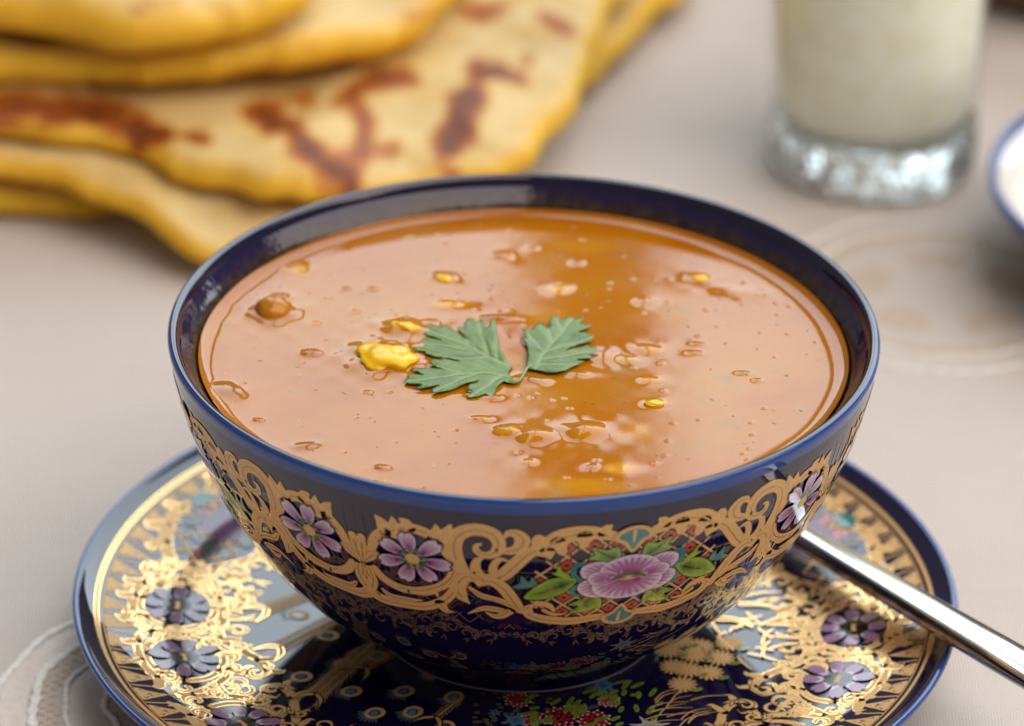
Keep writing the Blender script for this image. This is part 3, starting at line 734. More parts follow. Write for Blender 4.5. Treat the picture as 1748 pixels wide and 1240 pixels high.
for k in range(130):
    a, q = rs.uniform(0, 6.28), 5.6*math.sqrt(rs.uniform(0, 1)); d = np.hypot(SXm-q*math.cos(a), SYm-q*math.sin(a))/rs.uniform(.018, .05)
    Hh = Hh+rs.uniform(.003, .008)*np.exp(-d**2)
V = np.stack([SXm.ravel(), SYm.ravel(), ZS+Hh.ravel()], -1)
i, j = np.meshgrid(np.arange(NR-1), np.arange(NTH), indexing='ij'); j2 = (j+1) % NTH
Fs = np.stack([i*NTH+j, (i+1)*NTH+j, (i+1)*NTH+j2, i*NTH+j2], -1).reshape(-1, 4)
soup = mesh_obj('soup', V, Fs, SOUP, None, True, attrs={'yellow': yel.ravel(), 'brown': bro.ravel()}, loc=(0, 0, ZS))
tag(soup, 'glossy orange lentil soup with oil sheen filling the bowl', 'soup')

# chopped herb flecks afloat: far too many and small to pick apart
fm = NT('herb_fleck').set(Roughness=.4); fm.l(fm.attr('paint').outputs['Color'], fm.b.inputs['Base Color'])
V = []; F = []; K = []
for k in range(150):
    a, q = rs.uniform(0, 6.28), 5.6*math.sqrt(rs.uniform(0, 1)); cx_, cy_ = q*math.cos(a), q*math.sin(a); L_, w_, an = rs.uniform(.025, .085), rs.uniform(.012, .035), rs.uniform(0, 6.28)
    ii = int(np.argmin(np.abs(rr_-q))); jj = int(round(a/(2*math.pi)*NTH)) % NTH; zz = ZS+Hh[ii, jj]
    b = len(V); col_ = [(.05, .08, .02), (.12, .05, .01), (.30, .12, .01), (.55, .30, .03), (.10, .12, .05)][int(rs.integers(5))]
    V.append((cx_, cy_, zz+.010)); K.append(col_)
    for j_ in range(6):
        t_ = 2*math.pi*j_/6; x, y = L_*math.cos(t_)*rs.uniform(.7, 1.2), w_*math.sin(t_)*rs.uniform(.7, 1.3)
        V.append((cx_+x*math.cos(an)-y*math.sin(an), cy_+x*math.sin(an)+y*math.cos(an), zz-.001)); K.append(col_)
    F += [[b, b+1+j_, b+1+(j_+1) % 6] for j_ in range(6)]
fl_ = mesh_obj('herb_fleck', V, F, fm.m, None, True, col=np.array(K), loc=(0, 0, ZS)); tag(fl_, 'fine chopped herb and spice flecks floating on the soup', 'herb flecks', kind='stuff')
# chunks floating in the soup
def chunk(name, px, py, rx, ry, rz, ang, mat, label, cat, z=0., seed=0, group=None, lumps=.12):
    q = at(px, py, ZS); n1, n2 = 30, 18; V = []; F = []
    ph = np.random.default_rng(seed).uniform(0, 6.28, 12)
    for a in range(n2+1):
        v = math.pi*a/n2
        for b in range(n1):
            u_ = 2*math.pi*b/n1
            d = np.array([math.sin(v)*math.cos(u_), math.sin(v)*math.sin(u_), math.cos(v)])
            k = 1+lumps*(math.sin(3*d[0]+ph[0])*math.cos(4*d[1]+ph[1])+.7*math.sin(7*d[0]+ph[2])*math.sin(6*d[1]+ph[3])+.5*math.sin(9*d[2]+5*d[0]+ph[4])+.35*math.sin(15*d[0]+ph[5])*math.sin(13*d[1]+ph[6]))
            x, y, zz = d*k
            x = math.copysign(abs(x)**.85, x)
            x, y, zz = x*rx, y*ry, zz*rz
            V.append((q[0]+x*math.cos(ang)-y*math.sin(ang), q[1]+x*math.sin(ang)+y*math.cos(ang), ZS+z+zz))
    for a in range(n2):
        for b in range(n1): F.append([a*n1+b, (a+1)*n1+b, (a+1)*n1+(b+1) % n1, a*n1+(b+1) % n1])
    return tag(mesh_obj(name, V, F, mat, None, loc=(q[0], q[1], ZS)), label, cat, group)
YEL = m_simple('boiled_yellow_vegetable', (.90, .53, .010), .24, 200, .15, .35, IOR=1.42)
BRN = m_simple('brown_chickpea_skin', (.46, .18, .010), .07, 120, .4, .1, IOR=1.42)
chunk('vegetable_chunk', 657, 616, .57, .48, .20, -.25, YEL, 'largest yellow vegetable chunk left of the coriander leaf', 'vegetable', .02, 3, lumps=.13)
chunk('vegetable_chunk', 690, 563, .30, .15, .11, -.35, YEL, 'narrow yellow vegetable sliver just behind the left coriander leaf', 'vegetable', .03, 5)
chunk('chickpea', 465, 533, .33, .33, .24, .3, BRN, 'round brown chickpea floating near the left side of the bowl', 'chickpea', .05, 8, lumps=.03)
chunk('lentil', 1195, 477, .17, .12, .07, .2, YEL, 'single small lentil near the back right of the soup', 'lentil', .005, 2, lumps=.06)
chunk('lentil', 757, 478, .17, .11, .07, -.4, YEL, 'small yellow lentil behind the coriander, left of the dark reflection', 'lentil', .005, 9, lumps=.06)
chunk('lentil', 866, 738, .13, .10, .07, 0, YEL, 'small yellow lentil at the front edge, left of two bubbles', 'lentil', .005, 6, lumps=.06)
chunk('vegetable_chunk', 1117, 692, .18, .10, .05, .2, YEL, 'small bright yellow flake right of the coriander', 'vegetable', .03, 7)

# coriander leaves
def leafobj(name, pts, x0, y0, sc_, veins, label, zoff, seed, lift):
    px = [(x0+a/sc_, y0+b/sc_) for a, b in pts]
    O = np.array([at(x, y, ZS+zoff)[:2] for x, y in px]); VE = [np.array([at(x0+a/sc_, y0+b/sc_, ZS+zoff)[:2] for a, b in v]) for v in veins]
    # densify the outline
    B = []
    for k in range(len(O)):
        a, b = O[k], O[(k+1) % len(O)]; m = max(1, int(np.linalg.norm(b-a)/.04))
        B += [a+(b-a)*q/m for q in range(m)]
    B = np.array(B); nb = len(B)
    lo_, hi = B.min(0), B.max(0); G = []
    g = .045
    yy = lo_[1]; row = 0
    while yy < hi[1]:
        xx = lo_[0]+(g/2 if row % 2 else 0)
        while xx < hi[0]:
            if np.min(np.hypot(B[:, 0]-xx, B[:, 1]-yy)) > .028: G.append((xx+random.uniform(-.006, .006), yy+random.uniform(-.006, .006)))
            xx += g
        yy += g*.87; row += 1
    allp = [Vector(p.tolist() if hasattr(p, 'tolist') else p) for p in list(B)+G]
    vo, eo, fo, *_ = delaunay_2d_cdt(allp, [], [list(range(nb))], 1, 1e-6)
    P = np.array([(v.x, v.y) for v in vo])
    dv = np.full(len(P), 9.)
    for v in VE:
        for a, b in zip(v[:-1], v[1:]):
            tt = np.clip(((P-a)@(b-a))/max((b-a)@(b-a), 1e-9), 0, 1); dv = np.minimum(dv, np.linalg.norm(P-(a+tt[:, None]*(b-a)), axis=1))
    de = np.min(np.hypot(P[:, None, 0]-B[None, :, 0], P[:, None, 1]-B[None, :, 1]), axis=1)
    z = ZS+zoff+  .026*vnoise(P[:, 0]*3.2, P[:, 1]*3.2, seed)-.018*np.exp(-(dv/.05)**2)+.02*np.clip(dv, 0, .25)/.25*np.sin(P[:, 0]*9+P[:, 1]*6)
    z += lift(P[:, 0], P[:, 1]); z = np.maximum(z, ZS+.012)
    th_ = .008*np.clip(de/.03, .25, 1)
    m = len(P)
    V = np.concatenate([np.column_stack([P, z+th_/2]), np.column_stack([P, z-th_/2])])
    tri = [list(f) for f in fo]
    # orient up
    F = []
    from collections import Counter
    ed = Counter()
    for f in tri:
        a, b, c = P[f[0]], P[f[1]], P[f[2]]
        if (b[0]-a[0])*(c[1]-a[1])-(b[1]-a[1])*(c[0]-a[0]) < 0: f = f[::-1]
        F.append(f); F.append([q+m for q in f[::-1]])
        for q in range(3): ed[(f[q], f[(q+1) % 3])] += 1
    for (a, b) in list(ed):
        if (b, a) not in ed: F.append([b, a, a+m, b+m])
    vein = np.exp(-(dv/.028)**2); at_ = {'vein': np.concatenate([vein, vein]), 'rimfade': np.concatenate([np.clip(de/.15, 0, 1)]*2)}
    c0 = O.mean(0)
    return tag(mesh_obj(name, V, F, LEAF, None, True, attrs=at_, loc=(c0[0], c0[1], ZS)), label, 'herb')
kk = NT('coriander_leaf').set(Roughness=.34, IOR=1.42)
bc = kk.ramp(kk.noise(160, 4, .6), [(.3, (.070, .140, .014)), (.7, (.150, .245, .038))])
bc = kk.mix(kk.math('MULTIPLY', kk.attr('vein').outputs['Fac'], .75), bc, (.27, .37, .13))
bc = kk.mix(kk.math('MULTIPLY', kk.noise(900, 3, .7), .25), bc, (.03, .09, .015))
kk.l(bc, kk.b.inputs['Base Color']); kk.l(kk.bump(kk.noise(1100, 3), .35, .0003), kk.b.inputs['Normal'])
LEAF = kk.m
L1 = [(1545, 660), (1480, 610), (1440, 545), (1490, 495), (1420, 430), (1370, 350), (1345, 270), (1325, 120), (1310, 25), (1280, 40), (1245, 110), (1220, 110), (1205, 40), (1170, 25), (1130, 60), (1090, 20), (1040, 20), (1005, 60), (1010, 110), (950, 95), (935, 115), (985, 165), (1022, 218), (930, 152), (830, 90), (770, 95), (690, 80), (600, 100), (560, 130), (545, 155), (590, 170), (700, 205), (795, 247), (640, 203), (560, 205), (555, 235), (450, 255), (445, 285), (500, 310), (520, 330), (490, 345), (600, 355), (625, 360), (610, 380), (720, 405), (860, 420), (972, 452), (880, 436), (780, 420), (770, 440), (690, 440), (655, 460), (680, 490), (812, 537), (600, 517), (500, 512), (480, 530), (560, 570), (607, 588), (520, 590), (440, 592), (435, 620), (405, 650), (450, 675), (530, 680), (582, 690), (515, 715), (560, 727), (660, 714), (765, 685), (690, 727), (675, 755), (720, 770), (800, 755), (870, 735), (1000, 692), (1158, 633), (1060, 692), (1020, 735), (1080, 745), (1070, 760), (1020, 790), (1060, 802), (1140, 795), (1200, 770), (1225, 765), (1250, 790), (1290, 775), (1330, 710), (1400, 650), (1430, 665), (1500, 672)]
VE1 = [[(1545, 660), (1440, 590), (1200, 550), (900, 590), (430, 650)], [(1200, 550), (1000, 620), (700, 750)], [(1380, 590), (1250, 680), (1060, 790)], [(1000, 580), (700, 490)],
       [(1490, 495), (1250, 400), (1000, 270), (600, 110)], [(1250, 400), (1050, 420), (700, 400)], [(1000, 330), (750, 270), (460, 270)], [(1250, 400), (1180, 200), (1150, 40)], [(1330, 420), (1320, 250), (1300, 50)], [(1050, 295), (1000, 170), (960, 110)]]
lq = at(880, 575, ZS)
COR = leafobj('coriander_leaf', L1, 620, 540, 5.827, VE1, 'larger coriander leaf with two feathery lobes pointing left', .055, 5, lambda x, y: .10*np.exp(-(((x-lq[0])/.5)**2+((y-lq[1])/.6)**2)))
sp0 = at(884, 652, ZS+.05); sp1 = at(893, 641, ZS+.06); sp2 = at(900, 629, ZS+.06)
L2 = [(335, 630), (345, 540), (350, 450), (335, 390), (285, 335), (340, 345), (320, 290), (285, 260), (340, 265), (380, 280), (430, 240), (480, 205), (500, 195), (520, 240), (550, 250), (575, 235), (570, 185), (590, 140), (650, 135), (690, 170), (720, 165), (750, 120), (790, 130), (820, 145), (900, 125), (905, 150), (875, 190), (985, 195), (970, 225), (900, 260), (850, 285), (920, 285), (1010, 315), (1015, 335), (980, 350), (1000, 370), (940, 385), (860, 395), (780, 430), (722, 472), (830, 432), (950, 405), (960, 425), (1030, 435), (1060, 460), (1030, 480), (970, 490), (980, 510), (1015, 535), (930, 550), (830, 560), (920, 575), (860, 600), (780, 630), (720, 670), (650, 687), (560, 682), (450, 657), (340, 640)]
VE2 = [[(430, 645), (520, 480), (640, 330), (800, 150)], [(520, 480), (700, 420), (1000, 330)], [(480, 560), (700, 520), (1040, 460)], [(520, 480), (420, 360), (330, 280)], [(600, 380), (560, 260)], [(700, 260), (640, 160)], [(480, 600), (650, 600), (860, 590)]]
leafobj('coriander_leaf', L2, 840, 520, 5.827, VE2, 'smaller fan-shaped coriander leaf on the right', .060, 9, lambda x, y: .02*np.ones_like(x))

# ------------------------------------------------------------------ spoon
def tube(P, r, n=8):
    P = spline(P, 5); V = []; F = []
    for k in range(len(P)):
        t_ = P[min(k+1, len(P)-1)]-P[max(k-1, 0)]; t_ /= np.linalg.norm(t_); a_ = np.cross(t_, (0, 0, 1)); a_ /= np.linalg.norm(a_); b_ = np.cross(a_, t_)
        for j in range(n): V.append(P[k]+r*(a_*math.cos(2*math.pi*j/n)+b_*math.sin(2*math.pi*j/n)))
    for k in range(len(P)-1):
        for j in range(n): F.append([k*n+j, k*n+(j+1) % n, (k+1)*n+(j+1) % n, (k+1)*n+j])
    F.append(list(range(n))[::-1]); F.append([(len(P)-1)*n+j for j in range(n)])
    return V, F
V, F = tube(np.array([sp0-(.15, 0, 0), sp0, sp1, sp2, sp2+(.1, .1, 0)]), .03)
stem = mesh_obj('stem', (np.array(V)-np.array(COR.location)/CM), F, m_simple('pale_green_stem', (.22, .27, .07), .35), None); stem.parent = COR
STEEL = NT('polished_steel').set(Metallic=1., Roughness=.10, Base_Color=(.72, .71, .69))
STEEL.l(STEEL.bump(STEEL.noise(60, 2), .04, .001), STEEL.b.inputs['Normal']); STEEL = STEEL.m
a0 = at(1362, 914, 1.50); a1 = at(1612, 1052, 1.92); a2 = at(1748, 1140, 2.15)
d = (a2-a0); d = d/np.linalg.norm(d)
spoon = empty('spoon', (a0-d*5).tolist(), 'stainless steel spoon with its handle resting on the saucer rim at the right', 'spoon')
def sweep(P, W, T, n=14, up=(0, 0, 1)):
    P = np.asarray(P, float); V = []; F = []
    for k in range(len(P)):
        t_ = P[min(k+1, len(P)-1)]-P[max(k-1, 0)]; t_ /= np.linalg.norm(t_); s = np.cross(t_, up); s /= np.linalg.norm(s); u_ = np.cross(s, t_)
        for j in range(n):
            a = 2*math.pi*j/n; cx, cy = math.cos(a), math.sin(a)
            V.append(P[k]+s*W[k]*math.copysign(abs(cx)**.75, cx)+u_*T[k]*math.copysign(abs(cy)**.55, cy))
    for k in range(len(P)-1):
        for j in range(n): F.append([k*n+j, k*n+(j+1) % n, (k+1)*n+(j+1) % n, (k+1)*n+j])
    F.append(list(range(n))[::-1]); F.append([(len(P)-1)*n+j for j in range(n)])
    return V, F
S_ = np.linspace(-2.2, 10.5, 30); HP = [a0+d*s+np.array((0, 0, .012*max(0, -s)**2)) for s in S_]
V, F = sweep(HP, np.interp(S_, [-2.2, 0, 3, 6, 9.5, 10.5], [.17, .25, .34, .41, .50, .26]), np.interp(S_, [-2.2, 0, 6, 10.5], [.14, .2, .2, .1]), 28)
mesh_obj('handle', V, F, STEEL, spoon)
sb = a0-d*4.6; dx = d*np.array((1, 1, 0)); dx /= np.linalg.norm(dx); ey = np.array((-dx[1], dx[0], 0)); V = []; F = []; nr, nt = 8, 40
for lay in (0, 1):
    for k in range(nr+1):
        for j in range(nt):
            a = 2*math.pi*j/nt; q = k/nr; x = q*math.cos(a)*(2.5); y = q*math.sin(a)*(1.25)*(1+.12*math.cos(a))
            p = sb+dx*x+ey*y; V.append((p[0], p[1], 1.42-.30*(1-q*q)+(0.06 if lay == 0 else 0)))
for lay in (0, 1):
    b = lay*(nr+1)*nt
    for k in range(nr):
        for j in range(nt):
            f = [b+k*nt+j, b+(k+1)*nt+j, b+(k+1)*nt+(j+1) % nt, b+k*nt+(j+1) % nt]; F.append(f if lay == 0 else f[::-1])
for j in range(nt): F.append([nr*nt+j, (nr+1)*nt+nr*nt+j, (nr+1)*nt+nr*nt+(j+1) % nt, nr*nt+(j+1) % nt])
V = np.array(V); V[:, 2] += .22
mesh_obj('spoon_bowl', V, F, STEEL, spoon)

# ------------------------------------------------------------------ flatbreads
kk = NT('griddled_flatbread').set(Roughness=.55, IOR=1.4, Subsurface_Weight=.6, Subsurface_Scale=.009)
kk.b.inputs['Subsurface Radius'].default_value = (1, .55, .15)
top_ = kk.ramp(kk.noise(55, 4, .6), [(.28, (.62, .41, .12)), (.5, (.68, .50, .21)), (.75, (.72, .575, .31))])
bc = kk.mix(kk.attr('side').outputs['Fac'], top_, (.76, .45, .022))
ch = kk.math('ADD', kk.attr('char').outputs['Fac'], kk.math('MULTIPLY', kk.math('SUBTRACT', kk.noise(120, 5, .65), .5), .8))
chm = kk.ramp(ch, [(.20, (0, 0, 0)), (.34, (.75,)*3), (.6, (1,)*3)])
chc = kk.ramp(ch, [(.3, (.54, .23, .020)), (.55, (.40, .11, .010)), (.95, (.17, .042, .009))])
bc = kk.mix(kk.math('MULTIPLY', kk.n('RGBToBW').outputs[0], 1.) if False else chm, bc, chc)
kk.l(bc, kk.b.inputs['Base Color']); kk.l(kk.bump(kk.noise(60, 5, .62, None, .6), .30, .006), kk.b.inputs['Normal'])
BREAD = kk.m
def slab(pts, T, seed, chars=(), und=.12, g=.22, edge=None, tilt=None, side_gain=1.):
    """pts: (px,py,z) or ('w',x,y,z). returns V,F,attrs of a puffy sheet"""
    W = np.array([at(p[0], p[1], p[2]) if p[0] != 'w' else np.array(p[1:], float) for p in pts])
    O = spline(W, 6, True); B = O[:, :2]
    A = np.column_stack([W[:, :2], np.ones(len(W))]); A2 = np.column_stack([A, W[:, 0]*W[:, 1], W[:, 0]**2, W[:, 1]**2])
    co, *_ = np.linalg.lstsq(A2 if len(W) > 7 else A, W[:, 2], rcond=None)
    # resample border
    L = np.concatenate([[0], np.cumsum(np.linalg.norm(np.diff(np.vstack([B, B[:1]]), axis=0), axis=1))]); nbn = int(L[-1]/(g*.7))
    Bc = np.vstack([B, B[:1]]); s = np.linspace(0, L[-1], nbn, endpoint=False); B = np.column_stack([np.interp(s, L, Bc[:, 0]), np.interp(s, L, Bc[:, 1])])
    B = B+np.column_stack([.10*vnoise(B[:, 0]*2.1, B[:, 1]*2.1, seed+7)+.05*vnoise(B[:, 0]*5, B[:, 1]*5, seed+8), .16*vnoise(B[:, 0]*1.7, B[:, 1]*1.7, seed+9)+.07*vnoise(B[:, 0]*5, B[:, 1]*5, seed+10)])
    e = edge or T*.75
    # inner offset rings for a round edge, then grid
    nxt = np.roll(B, -1, 0)-np.roll(B, 1, 0); nrm = np.stack([-nxt[:, 1], nxt[:, 0]], -1); nrm /= np.linalg.norm(nrm, axis=1)[:, None]
    area = .5*np.sum(B[:, 0]*np.roll(B[:, 1], -1)-np.roll(B[:, 0], -1)*B[:, 1])
    if area < 0: nrm = -nrm
    G = []
    for f in (.03, .12, .28, .5, .78): G += [tuple(p) for p in B+nrm*e*f]
    lo_, hi = B.min(0), B.max(0)
    yy = lo_[1]
    while yy < hi[1]:
        xx = lo_[0]
        while xx < hi[0]:
            if np.min(np.hypot(B[:, 0]-xx, B[:, 1]-yy)) > e*.95: G.append((xx+random.uniform(-.05, .05), yy+random.uniform(-.05, .05)))
            xx += g
        yy += g
    allp = [Vector(p) for p in B.tolist()]+[Vector(p) for p in G]
    vo, eo, fo, *_ = delaunay_2d_cdt(allp, [], [list(range(len(B)))], 1, 1e-5)
    P = np.array([(v.x, v.y) for v in vo])
    de = np.min(np.hypot(P[:, None, 0]-B[None, :, 0], P[:, None, 1]-B[None, :, 1]), axis=1)
    q = np.clip(de/e, 0, 1); half = T/2*np.sqrt(np.maximum(1-(1-q)**2, 0))
    AA = np.column_stack([P, np.ones(len(P))]); AA = np.column_stack([AA, P[:, 0]*P[:, 1], P[:, 0]**2, P[:, 1]**2]) if len(W) > 7 else AA
    zc = AA@co+und*vnoise(P[:, 0]*.9, P[:, 1]*.9, seed)+und*.35*vnoise(P[:, 0]*2.6, P[:, 1]*2.6, seed+1)+und*.08*vnoise(P[:, 0]*6, P[:, 1]*6, seed+3)
    puff = 1+.40*vnoise(P[:, 0]*1.7, P[:, 1]*1.7, seed+2)+.10*vnoise(P[:, 0]*4.5, P[:, 1]*4.5, seed+5)
    m = len(P)
    V = np.concatenate([np.column_stack([P, zc+half*puff]), np.column_stack([P, zc-half])])
    F = []; ed = set()
    for f in fo:
        f = list(f); a, b, c = P[f[0]], P[f[1]], P[f[2]]
        if (b[0]-a[0])*(c[1]-a[1])-(b[1]-a[1])*(c[0]-a[0]) < 0: f = f[::-1]
        F.append(f); F.append([k+m for k in f[::-1]])
        for k in range(3): ed.add((f[k], f[(k+1) % 3]))
    for a, b in ed:
        if (b, a) not in ed: F.append([b, a, a+m, b+m])
    side = np.clip(1.15-q*1.25, 0, 1)*side_gain; side = np.concatenate([side, np.ones(m)])
    ch = np.zeros(m)
    for (pl, zz, rad, amt) in chars:
        Q = np.array([at(x, y, zz)[:2] for x, y in pl])
        if len(Q) == 1: Q = np.vstack([Q, Q+.01])
        dmin = np.full(m, 99.)
        for a_, b_ in zip(Q[:-1], Q[1:]):
            ab = b_-a_; tt = np.clip(((P-a_)@ab)/max(ab@ab, 1e-9), 0, 1); dd = P-(a_+tt[:, None]*ab); dmin = np.minimum(dmin, np.hypot(dd[:, 0], dd[:, 1]*.6))
        dmin = dmin+.16*vnoise(P[:, 0]*4.2+rad*9, P[:, 1]*3.1, seed+13)+.08*vnoise(P[:, 0]*9, P[:, 1]*7, seed+14)
        ch = np.maximum(ch, amt*np.exp(-(np.maximum(dmin, 0)/(rad*1.15))**2))
    return V, F, {'side': side, 'char': np.concatenate([ch, ch*0])}
def bread(name, label, parts, group='stack of flatbreads behind the bowl'):
    first = None
    built = [(pn, *slab(**kw)) for pn, kw in parts]
    allV = np.concatenate([b[1] for b in built]); c0 = allV.mean(0); c0[2] = allV[:, 2].min()
    if len(built) == 1:
        return tag(mesh_obj(name, built[0][1], built[0][2], BREAD, None, attrs=built[0][3], loc=c0), label, 'flatbread', group)
    r = empty(name, c0.tolist(), label, 'flatbread', group)
    for pn, V, F, at_ in built: mesh_obj(pn, V, F, BREAD, r, attrs=at_)
    return r
bread('flatbread', 'lowest flatbread of the stack, its edge showing at the left border', [('bread', dict(
    pts=[(-150, 352, .45), (0, 352, .45), (110, 352, .45), (230, 350, .45), (420, 330, .4), ('w', -1, 25, .45), ('w', -3, 32, .45), ('w', -16, 33, .45), ('w', -17, 22, .45)], T=.85, seed=11))])
bread('flatbread', 'flatbread corner poking out at the right behind the scorched flatbread', [('bread', dict(
    pts=[(960, 150, .8), (1035, 100, .8), (1085, 58, .8), (1130, 15, .8), (1200, -60, .8), ('w', 3, 36, .8), ('w', -4, 34, .9), ('w', -3, 27, 1.1)], T=.75, seed=21, und=.05))])
CH = [([(440, 170), (470, 195), (510, 225), (545, 258), (590, 265)], 2.4, .34, 1.05), ([(455, 160), (500, 195)], 2.5, .30, .9), ([(690, 105), (640, 122), (600, 140)], 2.6, .32, .8), ([(612, 150), (628, 190), (612, 232), (560, 262)], 2.45, .24, .85),
      ([(832, 110), (805, 160), (780, 205), (765, 232)], 2.2, .34, 1.1), ([(808, 95), (840, 112), (885, 128)], 2.3, .20, .8), ([(900, 82)], 2.3, .2, .6), ([(920, 38), (965, 48)], 2.3, .2, .6), ([(778, 270)], 2.1, .22, .55), ([(570, 300)], 2.2, .3, .5),
      ([(235, 182), (275, 186)], 2.7, .3, 1.0), ([(320, 200), (345, 210)], 2.6, .18, .6), ([(-30, 152), (60, 155), (190, 158)], 2.8, .34, .85), ([(650, 230), (665, 225)], 2.3, .16, .5), ([(790, 10), (850, 8)], 2.6, .25, .6), ([(520, 130)], 2.7, .3, .55)]
bread('flatbread', 'large folded flatbread with brown scorch marks right behind the soup bowl', [
    ('lower_layer', dict(pts=[(-200, 285, 1.5), (0, 290, 1.45), (75, 296, 1.4), (150, 325, 1.25), (235, 380, 1.0), (335, 434, .75), (430, 425, .75), (560, 390, .8), (700, 350, .8), (800, 310, .85), ('w', -1.2, 20, .9), ('w', -1, 27, 1.0), ('w', -12, 27, 1.4), ('w', -16, 22, 1.5)], T=.55, seed=31, und=.12)),
    ('upper_layer', dict(pts=[(-200, 225, 2.1), (0, 228, 2.05), (110, 232, 2.0), (210, 250, 1.95), (310, 292, 1.8), (400, 325, 1.7), (480, 345, 1.6), (650, 340, 1.5), (800, 315, 1.45), (905, 285, 1.45), (960, 215, 1.6), (1003, 120, 1.8), (1045, 0, 2.0), ('w', 2.2, 30, 2.1), ('w', -12, 30, 2.5), ('w', -17, 24, 2.4)], T=.62, seed=41, chars=CH, und=.16))])
bread('flatbread', 'folded flatbread whose rounded fold lies across the scorched flatbread', [('bread', dict(
    pts=[(-200, 118, 3.1), (0, 120, 3.1), (150, 124, 3.1), (300, 124, 3.1), (430, 112, 3.1), (560, 92, 3.1), (660, 68, 3.1), (750, 18, 3.1), (815, -60, 3.15), ('w', -1, 31, 3.3), ('w', -10, 32, 3.4), ('w', -18, 29, 3.4)], T=.95, seed=51, und=.10,
    chars=[([(700, 18), (740, 0)], 3.5, .3, .35)]))])
bread('flatbread', 'topmost pale flatbread fold cut off by the top left corner', [('bread', dict(
    pts=[(-200, 30, 4.3), (-60, 38, 4.3), (50, 42, 4.3), (150, 62, 4.3), (250, 72, 4.3), (350, 56, 4.35), (440, 30, 4.4), (512, 0, 4.4), (540, -60, 4.45), ('w', -5, 31, 4.5), ('w', -11, 32, 4.5), ('w', -18, 29, 4.5)], T=1.15, seed=61, und=.12,
    chars=[([(250, 3), (300, 0)], 4.9, .3, .3)]))])

# ------------------------------------------------------------------ glass of milky drink
gc = at(1487, 280, 0)[:2]
glass = empty('drinking_glass', (gc[0], gc[1], 0), 'clear thick-bottomed tumbler standing behind the soup bowl', 'glass')
GL = NT('clear_glass').set(Base_Color=(.93, .985, .965), Roughness=.0, IOR=1.5, Transmission_Weight=1.)
gxyz = GL.n('SeparateXYZ'); GL.l(GL.coord(), gxyz.inputs[0]); gm = GL.n('MapRange'); gm.inputs['From Min'].default_value = .013; gm.inputs['From Max'].default_value = .009; GL.l(gxyz.outputs['Z'], gm.inputs['Value'])
GL.l(GL.bump(GL.math('MULTIPLY', GL.noise(140, 2), gm.outputs[0]), .45, .004), GL.b.inputs['Normal']); GL = GL.m
def facet_lathe(prof, n, flute=0., zmax=1.3):
    V = []; F = []; m = len(prof)
    for r, z in prof:
        for k in range(n):
            t_ = 2*math.pi*k/n; q = r*(1+flute*math.cos(22*t_)*(1 if (z < zmax and r > 1.5) else 0)); V.append((gc[0]+q*math.cos(t_), gc[1]+q*math.sin(t_), z))
    for i in range(m-1):
        for k in range(n): F.append([i*n+k, i*n+(k+1) % n, (i+1)*n+(k+1) % n, (i+1)*n+k])
    return V, F
gp_ = [(.01, .12), (1.2, .10), (1.9, .02), (2.15, .0), (2.28, .06), (2.36, .25), (2.37, .7), (2.39, 1.3), (2.46, 3.5), (2.58, 7), (2.72, 11), (2.68, 11.06), (2.60, 11), (2.46, 7), (2.32, 3.5), (2.24, 1.8), (2.12, 1.42), (1.7, 1.28), (.9, 1.22), (.01, 1.2)]
THIN = NT('thin_glass_wall'); tr = THIN.n('BsdfTransparent'); tr.inputs[0].default_value = (.965, .985, .975, 1); gl_ = THIN.n('BsdfGlossy'); gl_.inputs['Roughness'].default_value = .02
fr = THIN.n('LayerWeight'); fr.inputs[0].default_value = .5; mx = THIN.n('MixShader'); THIN.l(THIN.math('MULTIPLY_ADD', THIN.math('POWER', fr.outputs['Facing'], 4.), .7, .04), mx.inputs[0]); THIN.l(tr.outputs[0], mx.inputs[1]); THIN.l(gl_.outputs[0], mx.inputs[2]); THIN.l(mx.outputs[0], THIN.out.inputs[0]); THIN = THIN.m
V, F = facet_lathe([(.01, .12), (1.2, .10), (1.9, .02), (2.15, .0), (2.28, .06), (2.36, .25), (2.37, .7), (2.385, 1.2), (2.30, 1.32), (2.12, 1.30), (1.7, 1.24), (.9, 1.20), (.01, 1.19)], 176, .02); mesh_obj('thick_base', V, F, GL, glass)
V, F = facet_lathe(gp_[7:13], 128, 0); mesh_obj('wall', V, F, THIN, glass)
kk = NT('milky_drink').set(Roughness=.5, IOR=1.34, Subsurface_Weight=.8, Subsurface_Scale=.02)
kk.b.inputs['Subsurface Radius'].default_value = (1, .95, .85)
kk.l(kk.ramp(kk.noise(150, 3, .6), [(.3, (.84, .82, .66)), (.6, (.94, .95, .83))]), kk.b.inputs['Base Color']); DRINK = kk.m
V, F = lathe([(.01, 1.21), (.9, 1.22), (1.72, 1.26), (2.10, 1.40), (2.22, 1.80), (2.30, 3.5), (2.44, 7), (2.51, 9.4), (.01, 9.4)], 96, gc)
tag(mesh_obj('milky_drink', V, F, DRINK, None, loc=(gc[0], gc[1], 1.2)), 'pale milky drink filling the tumbler', 'drink')

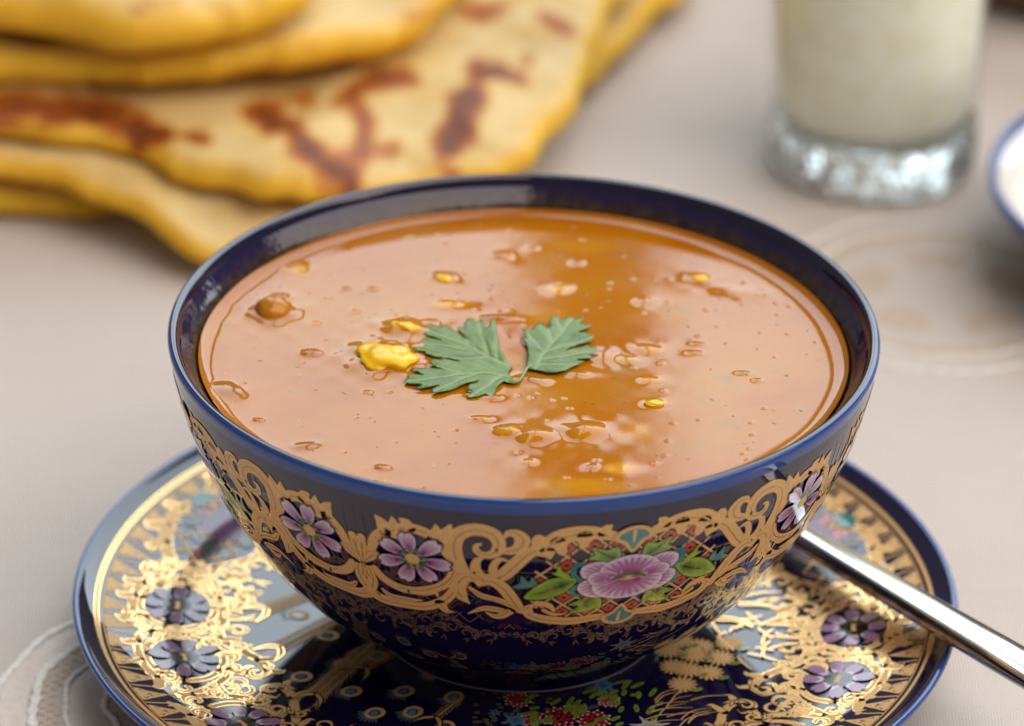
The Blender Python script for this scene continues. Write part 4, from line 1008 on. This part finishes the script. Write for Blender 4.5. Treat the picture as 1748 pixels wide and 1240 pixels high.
# ------------------------------------------------------------------ second bowl at the right border
q = at(1690, 312, 2.1); b2 = np.array((q[0]+6.0, q[1]))
bowl2 = empty('side_dish', (b2[0], b2[1], 0), 'shallow blue rimmed dish with pale inside cut off by the right border', 'dish')
pr = [(r*.925, (z-ZB)*.335) for r, z in zip(bow_r, bow_z) if z < 6.93]
V, F = lathe(pr, 160, b2); mesh_obj('outer_wall', V, F, GLAZE, bowl2)
V, F = lathe([(r*.925, (z-ZB-5.98)+5.98*.335) for r, z in lip], 160, b2); mesh_obj('rim', V, F, RIM, bowl2)
V, F = lathe([(r*.925, (z-ZB)*.335+.02) for r, z in inn], 128, b2); mesh_obj('inner_wall', V, F, m_simple('white_porcelain', (.75, .74, .72), .08, IOR=1.5), bowl2)
V, F = lathe([(r*.925, max(z-ZB, .0)*.335) for r, z in foot], 96, b2); mesh_obj('foot_ring', V, F, GLAZE, bowl2)
V = []; F = []; nn, mm = 40, 96
for i_ in range(nn):
    for k in range(mm):
        rr0 = 5.52*i_/(nn-1)+.001; t_ = 2*math.pi*k/mm; x, y = rr0*math.cos(t_), rr0*math.sin(t_)
        V.append((b2[0]+x, b2[1]+y, 1.80+.16*(1-(rr0/5.52)**2)+.05*math.sin(x*5)*math.sin(y*6+1)))
for i_ in range(nn-1):
    for k in range(mm): F.append([i_*mm+k, (i_+1)*mm+k, (i_+1)*mm+(k+1) % mm, i_*mm+(k+1) % mm])
tag(mesh_obj('yoghurt', V, F, m_simple('white_yoghurt', (.80, .76, .68), .35, 60, .1, .3), None, loc=(b2[0], b2[1], 1.7)), 'creamy white filling in the dish at the right border', 'yoghurt')

# ------------------------------------------------------------------ brown clay pot beyond the glass
pc = (14.4, 34.4)
pot = empty('clay_pot', (pc[0], pc[1], 0), 'dark brown clay pot behind the tumbler in the top right corner', 'pot')
CLAY = m_simple('brown_clay', (.13, .065, .045), .6, 30, .2, .2)
V, F = lathe(spline([(.01, .02), (3.6, .02), (4.2, .1), (5.0, 1.2), (5.5, 3), (5.3, 5), (4.9, 6.2), (5.1, 6.6), (4.9, 6.7), (4.6, 6.2), (5.0, 5), (5.2, 3), (4.6, 1.2), (.01, .6)], 4), 96, pc)
mesh_obj('body', V, F, CLAY, pot)
V, F = lathe(spline([(5.0, 6.45), (5.22, 6.55), (5.2, 6.75), (4.95, 6.78), (4.8, 6.6), (5.0, 6.45)], 3), 96, pc); mesh_obj('rim', V, F, CLAY, pot)
